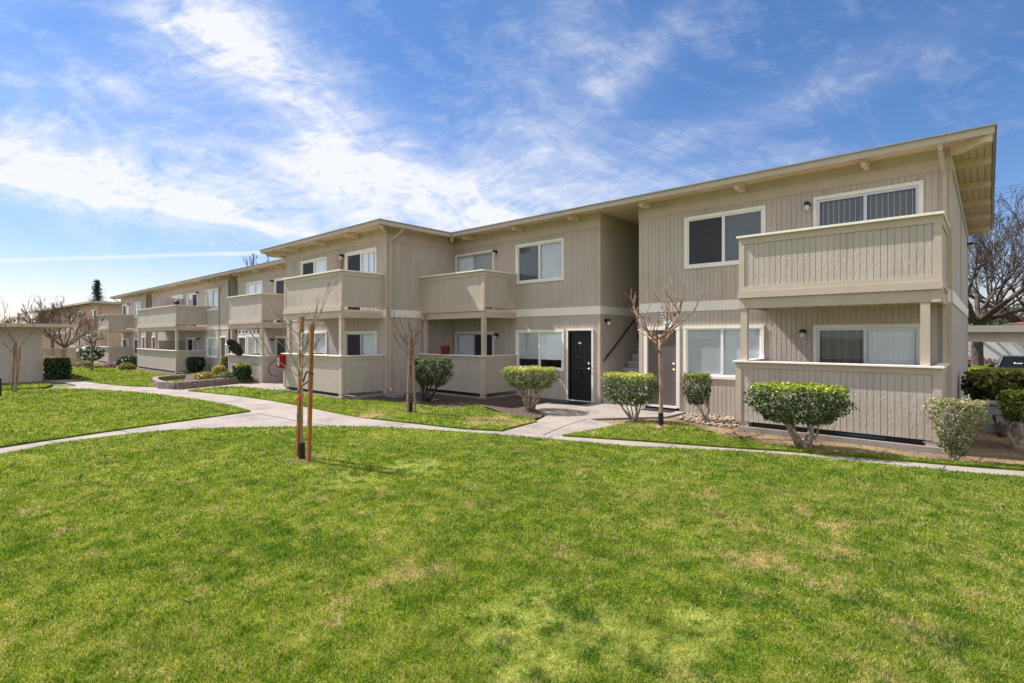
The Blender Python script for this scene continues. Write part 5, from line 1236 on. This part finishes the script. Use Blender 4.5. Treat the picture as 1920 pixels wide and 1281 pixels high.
# wooden stick on the bed
m = MB(); a_ = rp_(1397, 821, 0.0); b_ = rp_(1408, 820, 0.0); m.tube([a_, a_.lerp(b_, 0.5) + Vector((0, 0, 0.02)), b_], [0.012, 0.016, 0.01], 6); o = m.build('stick', 'bark_dark'); tag(o, 'short dark stick lying on the bare soil of the right bed', 'stick')
# low block wall behind the right shrubs
m = MB()
for row in range(3):
    for i in range(12):
        xx = -0.1 + i * 0.405 + (0.2 if row % 2 else 0); m.box(xx, xx + 0.395, 14.6, 14.78, -0.1 + row * 0.205, 0.095 + row * 0.205)
t = thing('block_wall', 'low grey concrete block wall behind the right shrubs', 'wall', (2, 14.7, 0)); m.build('blocks', 'cmu', t)
m = MB(); m.box(-0.12, 5.0, 14.55, 14.83, 0.516, 0.58); m.build('coping', 'pebble', t)

# carport
t = thing('carport', 'open carport with a plain beam and pale fascia behind the right shrubs', 'carport', (4, 37, -0.4))
y0 = 34.3
m = MB(); m.box(-4, 16, y0, y0 + 5.6, 2.36, 2.44); rf = m.build('roof', 'soffit', t)
m = MB(); m.box(-4.03, 16, y0 - 0.04, y0 - 0.001, 2.14, 2.46); m.build('fascia', mat('fascia_grey', (0.36, 0.33, 0.28), 0.7), t)
m = MB(); m.box(-4, 16, y0 + 0.4, y0 + 0.55, 1.66, 2.355); m.build('beam', 'beam', t)
for x in (-3.6, 4.2, 12.0):
    m = MB(); m.box(x, x + 0.12, y0 + 0.41, y0 + 0.54, -0.45, 1.66); m.build('post', 'beam', t)

# white building beyond
t = thing('white_house', 'low white stucco building with a reddish tile roof beyond the parking lot', 'building', (4, 62, -0.4))
m = MB(); m.box(-6, 3.2, 60, 72, -0.5, 2.5); m.box(3.2, 22, 62, 72, -0.5, 2.901); m.build('wall', 'stucco', t)
m = MB(); m.v += [(0.5, 59.3, 2.9), (23, 59.3, 2.9), (23, 73, 2.9), (0.5, 73, 2.9), (3, 66, 3.4), (19, 66, 3.4)]; m.f += [(0, 1, 5, 4), (1, 2, 5), (2, 3, 4, 5), (3, 0, 4), (0, 3, 2, 1)]; m.build('roof', 'tile', t)
m = MB(); m.box(6.2, 7.3, 61.95, 61.999, 1.3, 2.4); m.build('window', 'room', t)
m = MB(); m.tube([(3.6, 61.8, 1.6), (3.6, 61.7, 1.7), (4.2, 61.7, 1.7)], 0.05, 6); m.build('hose_bracket', 'metal_dark', t)
n = 900; P_ = np.column_stack([rng.uniform(-6, 3.4, n), rng.uniform(58.6, 59.7, n), rng.uniform(-0.4, 0.1, n)])
o = leaves('flower_border', P_, np.tile((0, -.4, 1.0), (n, 1)), 0.2, 'petal_pink', None, None, 0.8, 70); M['petal_red'] = leaf_mat('petal_red', (0.14, 0.06, 0.05), (0.26, 0.11, 0.09), (0.34, 0.2, 0.17)); o.data.materials[0] = M['petal_red']; tag(o, 'strip of red flowers along the foot of the white building', 'flowers', kind='stuff')

# parked cars
def car(x, y, label, text=None, w=1.84, z=-0.43):
    t = thing('parked_car', label, 'car', (x, y, z), group='cars parked beside the carport')
    # body: cross-sections along the length (front towards -y)
    prof = [(-2.25, 0.35, 0.62, 0.80), (-2.18, 0.28, 0.74, 0.90), (-1.6, 0.25, 0.92, 0.97), (-1.0, 0.22, 1.00, 1.0), (1.2, 0.22, 1.02, 1.0), (2.1, 0.25, 1.0, 0.96), (2.28, 0.36, 0.85, 0.88)]
    def shell(prof, zlow=None):
        m = MB(); k0 = 0
        for (yy, zl, zh, ws) in prof:
            hw = w / 2 * ws
            m.v += [(-hw * 0.92, yy, zl), (-hw, yy, zl + 0.12), (-hw, yy, zh - 0.14), (-hw * 0.90, yy, zh), (hw * 0.90, yy, zh), (hw, yy, zh - 0.14), (hw, yy, zl + 0.12), (hw * 0.92, yy, zl)]
        n = len(prof)
        for i in range(n - 1):
            for j in range(8): m.f.append((i * 8 + j, (i + 1) * 8 + j, (i + 1) * 8 + (j + 1) % 8, i * 8 + (j + 1) % 8))
        m.f.append(tuple(range(8))); m.f.append(tuple((n - 1) * 8 + j for j in reversed(range(8)))); return m
    o = shell(prof).build('body', 'paint_dark', t, True, local=True); o.data.polygons.foreach_set('use_smooth', [False] * len(o.data.polygons))
    g = MB(); A = [(-1.05, 1.0, 0.88), (-0.28, 1.44, 0.70), (1.1, 1.44, 0.70), (1.85, 1.02, 0.86)]
    for (yy, zz, ws) in A: g.v += [(-w / 2 * ws, yy, zz), (w / 2 * ws, yy, zz)]
    g.v += [(-w / 2 * .9, -1.05, 0.9), (w / 2 * .9, -1.05, 0.9), (-w / 2 * .9, 1.85, 0.9), (w / 2 * .9, 1.85, 0.9)]
    g.f += [(0, 1, 3, 2), (4, 5, 7, 6), (0, 2, 4, 6, 10, 8), (1, 9, 11, 7, 5, 3), (0, 8, 9, 1), (6, 7, 11, 10)]
    g.build('windscreen', 'glassdark', t, local=True)
    r_ = MB(); r_.box(-w / 2 * .71, w / 2 * .71, -0.30, 1.12, 1.441, 1.475)
    for sx_ in (-1, 1):
        r_.bar((sx_ * w / 2 * .885, -1.07, 1.01), (sx_ * w / 2 * .71, -0.29, 1.455), 0.07, 0.05); r_.bar((sx_ * w / 2 * .71, 1.1, 1.455), (sx_ * w / 2 * .86, 1.86, 1.03), 0.08, 0.05)
        r_.bar((sx_ * w / 2 * .80, 0.3, 0.98), (sx_ * w / 2 * .71, 0.35, 1.45), 0.06, 0.05)
    r_.build('roof', 'alu_dark', t, local=True)
    for sx_ in (-1, 1):
        m = MB(); m.tube([(sx_ * (w / 2 + 0.02), -0.72, 1.03), (sx_ * (w / 2 + 0.20), -0.74, 1.06)], [0.07, 0.09], 10); m.build('mirror', 'metal_dark', t, True, local=True)
        m = MB(); m.box(sx_ * 0.72 - 0.17, sx_ * 0.72 + 0.17, -2.245, -2.12, 0.60, 0.72); m.build('headlight', 'lamp_clear', t, local=True)
        for yy in (-1.4, 1.4):
            m = MB(); m.tube([(sx_ * (w / 2 - 0.2), yy, 0.33), (sx_ * (w / 2 + 0.01), yy, 0.33)], [0.33, 0.33], 20); wh = m.build('wheel', 'tyre', t, local=True)
            m = MB(); m.tube([(sx_ * (w / 2 + 0.005), yy, 0.33), (sx_ * (w / 2 + 0.02), yy, 0.33)], [0.21, 0.2], 16); m.build('rim', 'alu', wh, local=True)
    m = MB(); m.box(-0.55, 0.55, -2.262, -2.2, 0.45, 0.58); m.build('grille', 'metal_dark', t, local=True)
    if text:
        o = text_mesh(text, 0.17, 'signw', t); o.location = (-0.15, -0.79, 1.17); o.rotation_euler = (R(29.5), 0, 0)
    return t
M['alu_dark'] = mat('roof_paint', (0.10, 0.12, 0.15), 0.2, 0.05, 3, spec=0.7)
car(1.1, 33.0, 'dark parked car facing the camera with white lettering on its windscreen', 'Ever')
car(-1.75, 32.0, 'dark parked car mostly hidden behind the right end of the building')

# power lines at right
t = thing('power_line', 'thin power lines crossing the sky at the right edge', 'power line', (6, 55, 0))
m = MB()
for i, (yl, yr) in enumerate(((361, 340), (366, 345), (372, 350), (382, 362))):
    a_ = at(1760, yl + 18, 60); b_ = at(2150, yr - 55, 60); m.tube([a_, a_.lerp(b_, 0.5) - Vector((0, 0, 0.25)), b_], 0.018, 4)
m.build('wire', 'wire', t)
m = MB(); q = at(2150, 640, 60); m.tube([(q.x, q.y, -0.4), (q.x, q.y, 24)], [0.2, 0.14], 8); m.build('pole', 'bark', t)

# lattice fence far left
t = thing('lattice_fence', 'low brown diagonal lattice fence behind the hedge by the shed', 'fence', (*G(125, 684), -0.22))
A_, B_ = at(78, 640, 41), at(156, 640, 38.5); d = Vector((B_.x - A_.x, B_.y - A_.y, 0)); L = d.length; d.normalize(); zb, zt_ = -0.15, 0.98
m = MB(); h_ = zt_ - zb; nrm = Vector((-d.y, d.x, 0)); s_ = -h_
while s_ < L:
    for sg, off in ((1, 0.0), (-1, 0.02)):
        u0, u1 = (s_, s_ + h_) if sg > 0 else (s_ + h_, s_)
        za, zb2 = zb, zt_
        if u0 < 0: za = zb + (0 - u0); u0 = 0
        if u1 < 0: zb2 = zb + h_ - (0 - u1); u1 = 0
        if u0 > L: za = zb + (u0 - L); u0 = L
        if u1 > L: zb2 = zt_ - (u1 - L); u1 = L
        if abs(zb2 - za) > 0.05: m.bar(Vector((A_.x, A_.y, za)) + d * u0 + nrm * off, Vector((A_.x, A_.y, zb2)) + d * u1 + nrm * off, 0.012, 0.07)
    s_ += 0.24
m.build('lattice', 'lattice', t)
m = MB(); a0 = Vector((A_.x, A_.y, 0)); m.bar(a0 + Vector((0, 0, zt_ + 0.03)), a0 + d * L + Vector((0, 0, zt_ + 0.03)), 0.08, 0.09)
for u in (0, L * 0.5, L): m.bar(a0 + d * u + Vector((0, 0, -0.3)), a0 + d * u + Vector((0, 0, zt_ + 0.05)), 0.1, 0.1)
m.build('rail', 'lattice', t)

# far vegetation line
def far_mass(name, label, cx, cy, w, h, n, seed, m='haze_tree'):
    rg = np.random.default_rng(seed); t = thing(name, label, 'tree', (cx, cy, -0.4))
    C_ = np.column_stack([cx + rg.normal(0, w * 0.27, n), cy + rg.normal(0, w * 0.2, n), np.abs(rg.normal(0.5, 0.25, n)) * h]); leaves('crown', C_, np.tile((0, -.2, 0.6), (n, 1)), 0.5, m, t, None, 0.7, seed)
    k_ = MB(); k_.tube([(cx, cy, -0.4), (cx, cy, h * 0.6)], [0.3, 0.12], 7); k_.build('trunk', 'bark_dark', t)
for i, (px, dep, w, h) in enumerate(((1905, 85, 9, 7.0), (1965, 80, 9, 7.5), (1850, 90, 7, 6.0))):
    p = at(px, 632, dep); far_mass('evergreen_tree', ['dense far evergreen behind the white building at the right edge', 'dense far evergreen beyond the right edge', 'dense far evergreen behind the huge bare tree'][i], p.x, p.y, w, h, 2600, 90 + i)

# ================================================================== SKY, SUN, CAMERA
sun_dir = Vector((-0.970, -0.235, 0)).normalized(); EL = R(50)
sd = Vector((sun_dir.x * math.cos(EL), sun_dir.y * math.cos(EL), math.sin(EL)))
l = bpy.data.lights.new('sun', 'SUN'); l.energy = 4.5; l.angle = R(0.6); l.color = (1.0, 0.95, 0.88)
lo = bpy.data.objects.new('sun', l); col.objects.link(lo); lo.rotation_euler = (-sd).to_track_quat('-Z', 'Y').to_euler()

w = bpy.data.worlds.new('World'); sc.world = w; w.use_nodes = True
t = w.node_tree; t.nodes.clear(); L = t.links.new
out = N(t, 'ShaderNodeOutputWorld'); bg = N(t, 'ShaderNodeBackground'); bg.inputs[1].default_value = 0.128
sky = N(t, 'ShaderNodeTexSky', sky_type='NISHITA'); sky.sun_disc = False; sky.sun_elevation = EL
sky.sun_rotation = math.atan2(sd.x, sd.y); sky.air_density = 1.0; sky.dust_density = 0.15; sky.ozone_density = 2.2; sky.altitude = 0
tc = N(t, 'ShaderNodeTexCoord'); D_ = tc.outputs['Generated']
def dot(v):
    n = N(t, 'ShaderNodeVectorMath', operation='DOT_PRODUCT'); n.inputs[1].default_value = v; L(D_, n.inputs[0]); return n.outputs['Value']
def mth(op, a, b=None, c=None):
    n = N(t, 'ShaderNodeMath', operation=op)
    for i, x in enumerate((a, b, c)):
        if x is None: continue
        if isinstance(x, (int, float)): n.inputs[i].default_value = x
        else: L(x, n.inputs[i])
    return n.outputs[0]
fz = mth('MAXIMUM', dot(tuple(FWD)), 0.12)
u = mth('DIVIDE', dot(tuple(RGT)), fz); v = mth('DIVIDE', dot((0, 0, 1)), fz)
def clouds_noise(rot, sx_, sy_, scale, detail, rough, dist, loc=(0, 0, 0)):
    cb = N(t, 'ShaderNodeCombineXYZ'); L(u, cb.inputs[0]); L(v, cb.inputs[1])
    mp0 = N(t, 'ShaderNodeMapping'); mp0.inputs['Rotation'].default_value = (0, 0, R(rot)); mp0.inputs['Location'].default_value = loc; L(cb.outputs[0], mp0.inputs[0])
    mp1 = N(t, 'ShaderNodeMapping'); mp1.inputs['Scale'].default_value = (sx_, sy_, 1); L(mp0.outputs[0], mp1.inputs[0])
    n = N(t, 'ShaderNodeTexNoise', i_Scale=scale, i_Detail=detail); n.inputs['Roughness'].default_value = rough; n.inputs['Distortion'].default_value = dist; L(mp1.outputs[0], n.inputs['Vector']); return n.outputs[0]
def blob(px, py, rx, ry, rot, amp):
    cu, cv = (px - 960) / F, (HY - py) / F; ca, sa = math.cos(R(rot)), math.sin(R(rot))
    du = mth('SUBTRACT', u, cu); dv = mth('SUBTRACT', v, cv)
    a = mth('DIVIDE', mth('ADD', mth('MULTIPLY', du, ca), mth('MULTIPLY', dv, sa)), rx / F)
    b = mth('DIVIDE', mth('SUBTRACT', mth('MULTIPLY', dv, ca), mth('MULTIPLY', du, sa)), ry / F)
    q = mth('ADD', mth('MULTIPLY', a, a), mth('MULTIPLY', b, b))
    return mth('MULTIPLY', mth('EXPONENT', mth('MULTIPLY', q, -1.0)), amp)
blobs = [(400, 60, 150, 90, -25, 1.0), (560, 180, 250, 70, -38, 0.55), (720, 300, 240, 85, -30, 0.55), (120, 325, 300, 70, -10, 0.95), (350, 385, 330, 45, -12, 0.75), (560, 345, 330, 90, -10, 0.5), (770, 370, 260, 60, -8, 0.55),
         (60, 210, 220, 150, 0, 0.28), (230, 165, 110, 30, -20, 0.38), (1080, 70, 80, 70, -50, 0.40), (1180, 140, 95, 34, 38, 0.34), (1030, 310, 130, 140, 10, 0.6), (1240, 60, 140, 28, 45, 0.2), (1270, 250, 90, 30, 20, 0.2),
         (1420, 225, 330, 32, 20, 0.15), (1600, 130, 260, 40, 25, 0.13), (1330, 330, 200, 34, 12, 0.26), (950, 405, 380, 40, 0, 0.35), (200, 520, 420, 34, 0, 0.2)]
mask = None
for b in blobs: o_ = blob(*b); mask = o_ if mask is None else mth('ADD', mask, o_)
n1 = clouds_noise(24, 1.0, 2.2, 2.8, 9.0, 0.66, 1.6); n2 = clouds_noise(8, 1.0, 2.6, 6.0, 9.0, 0.7, 1.2, (3.3, 1.2, 0)); n3 = clouds_noise(-22, 1, 3.4, 9.0, 7.0, 0.65, 1.8, (7, 2, 0))
nz = mth('ADD', mth('ADD', mth('MULTIPLY', n1, 0.50), mth('MULTIPLY', n2, 0.30)), mth('MULTIPLY', n3, 0.20))
nn = mth('MULTIPLY', mth('SUBTRACT', nz, 0.375), 4.3)
dens = mth('MULTIPLY', mask, mth('MAXIMUM', mth('ADD', nn, 0.12), 0.0))
dens = mth('ADD', dens, mth('MULTIPLY', mth('MAXIMUM', mth('SUBTRACT', nz, 0.50), 0), 1.1))
# contrails
def trail(x0, y0, x1, y1, wd, amp):
    (a0, b0), (a1, b1) = (((x - 960) / F, (HY - y) / F) for x, y in ((x0, y0), (x1, y1)))
    Lh = math.hypot(a1 - a0, b1 - b0); dx, dy = (a1 - a0) / Lh, (b1 - b0) / Lh
    du = mth('SUBTRACT', u, a0); dv = mth('SUBTRACT', v, b0)
    s = mth('ADD', mth('MULTIPLY', du, dx), mth('MULTIPLY', dv, dy)); q = mth('SUBTRACT', mth('MULTIPLY', dv, dx), mth('MULTIPLY', du, dy))
    q = mth('ADD', q, mth('MULTIPLY', mth('SUBTRACT', n2, 0.5), 0.006))
    g = mth('EXPONENT', mth('MULTIPLY', mth('POWER', mth('ABSOLUTE', mth('DIVIDE', q, wd / F)), 2.0), -1.0))
    e = mth('MULTIPLY', mth('LESS_THAN', s, Lh), mth('MULTIPLY', g, mth('ADD', 0.45, n2)))
    return mth('MULTIPLY', mth('MULTIPLY', e, mth('GREATER_THAN', s, -0.7)), amp)
dens = mth('ADD', dens, trail(0, 489, 560, 472, 3.5, 0.6)); dens = mth('ADD', dens, trail(230, 378, 640, 452, 7.0, 0.45))
above = mth('GREATER_THAN', dot(tuple(FWD)), 0.1)
dens = mth('MINIMUM', mth('MULTIPLY', dens, above), 0.93)
behind = mth('MULTIPLY', mth('SUBTRACT', 1.0, above), 0.85); dens = mth('MAXIMUM', mth('ADD', dens, behind), 0)  # bright cloud added out of view behind the camera to fill shaded walls
# a little haze whitening near the horizon comes with the sky itself; clouds are mixed over it
tint = N(t, 'ShaderNodeMix', data_type='RGBA', blend_type='MULTIPLY'); tint.inputs[0].default_value = 1.0; L(sky.outputs[0], tint.inputs[6]); L(ramp(t, [(0.0, (0.62, 0.50, 0.52)), (0.08, (0.52, 0.48, 0.55)), (0.17, (0.40, 0.46, 0.58)), (0.35, (0.34, 0.46, 0.62)), (0.55, (0.38, 0.50, 0.64)), (0.9, (0.6, 0.7, 0.8))], dot((0, 0, 1))), tint.inputs[7])
SKY_TINT = tint
mx = N(t, 'ShaderNodeMix', data_type='RGBA'); L(dens, mx.inputs[0]); L(tint.outputs[2], mx.inputs[6]); mx.inputs[7].default_value = (4.1, 4.15, 4.4, 1)
L(mx.outputs[2], bg.inputs[0]); L(bg.outputs[0], out.inputs[0])
w.cycles.sampling_method = 'MANUAL'; w.cycles.sample_map_resolution = 512

cam = bpy.data.cameras.new('camera'); co = bpy.data.objects.new('camera', cam); col.objects.link(co); sc.camera = co
cam.sensor_width = 36; cam.lens = 36 * F / 1920; cam.shift_y = (HY - 640.5) / 1920
cam.clip_end = 3000; co.location = (0, 0, H)
co.rotation_euler = FWD.to_track_quat('-Z', 'Y').to_euler()

sc.view_settings.view_transform = 'Standard'; sc.view_settings.look = 'None'; sc.view_settings.exposure = 0.90; sc.view_settings.gamma = 1
sc.render.resolution_x = 1024; sc.render.resolution_y = 683
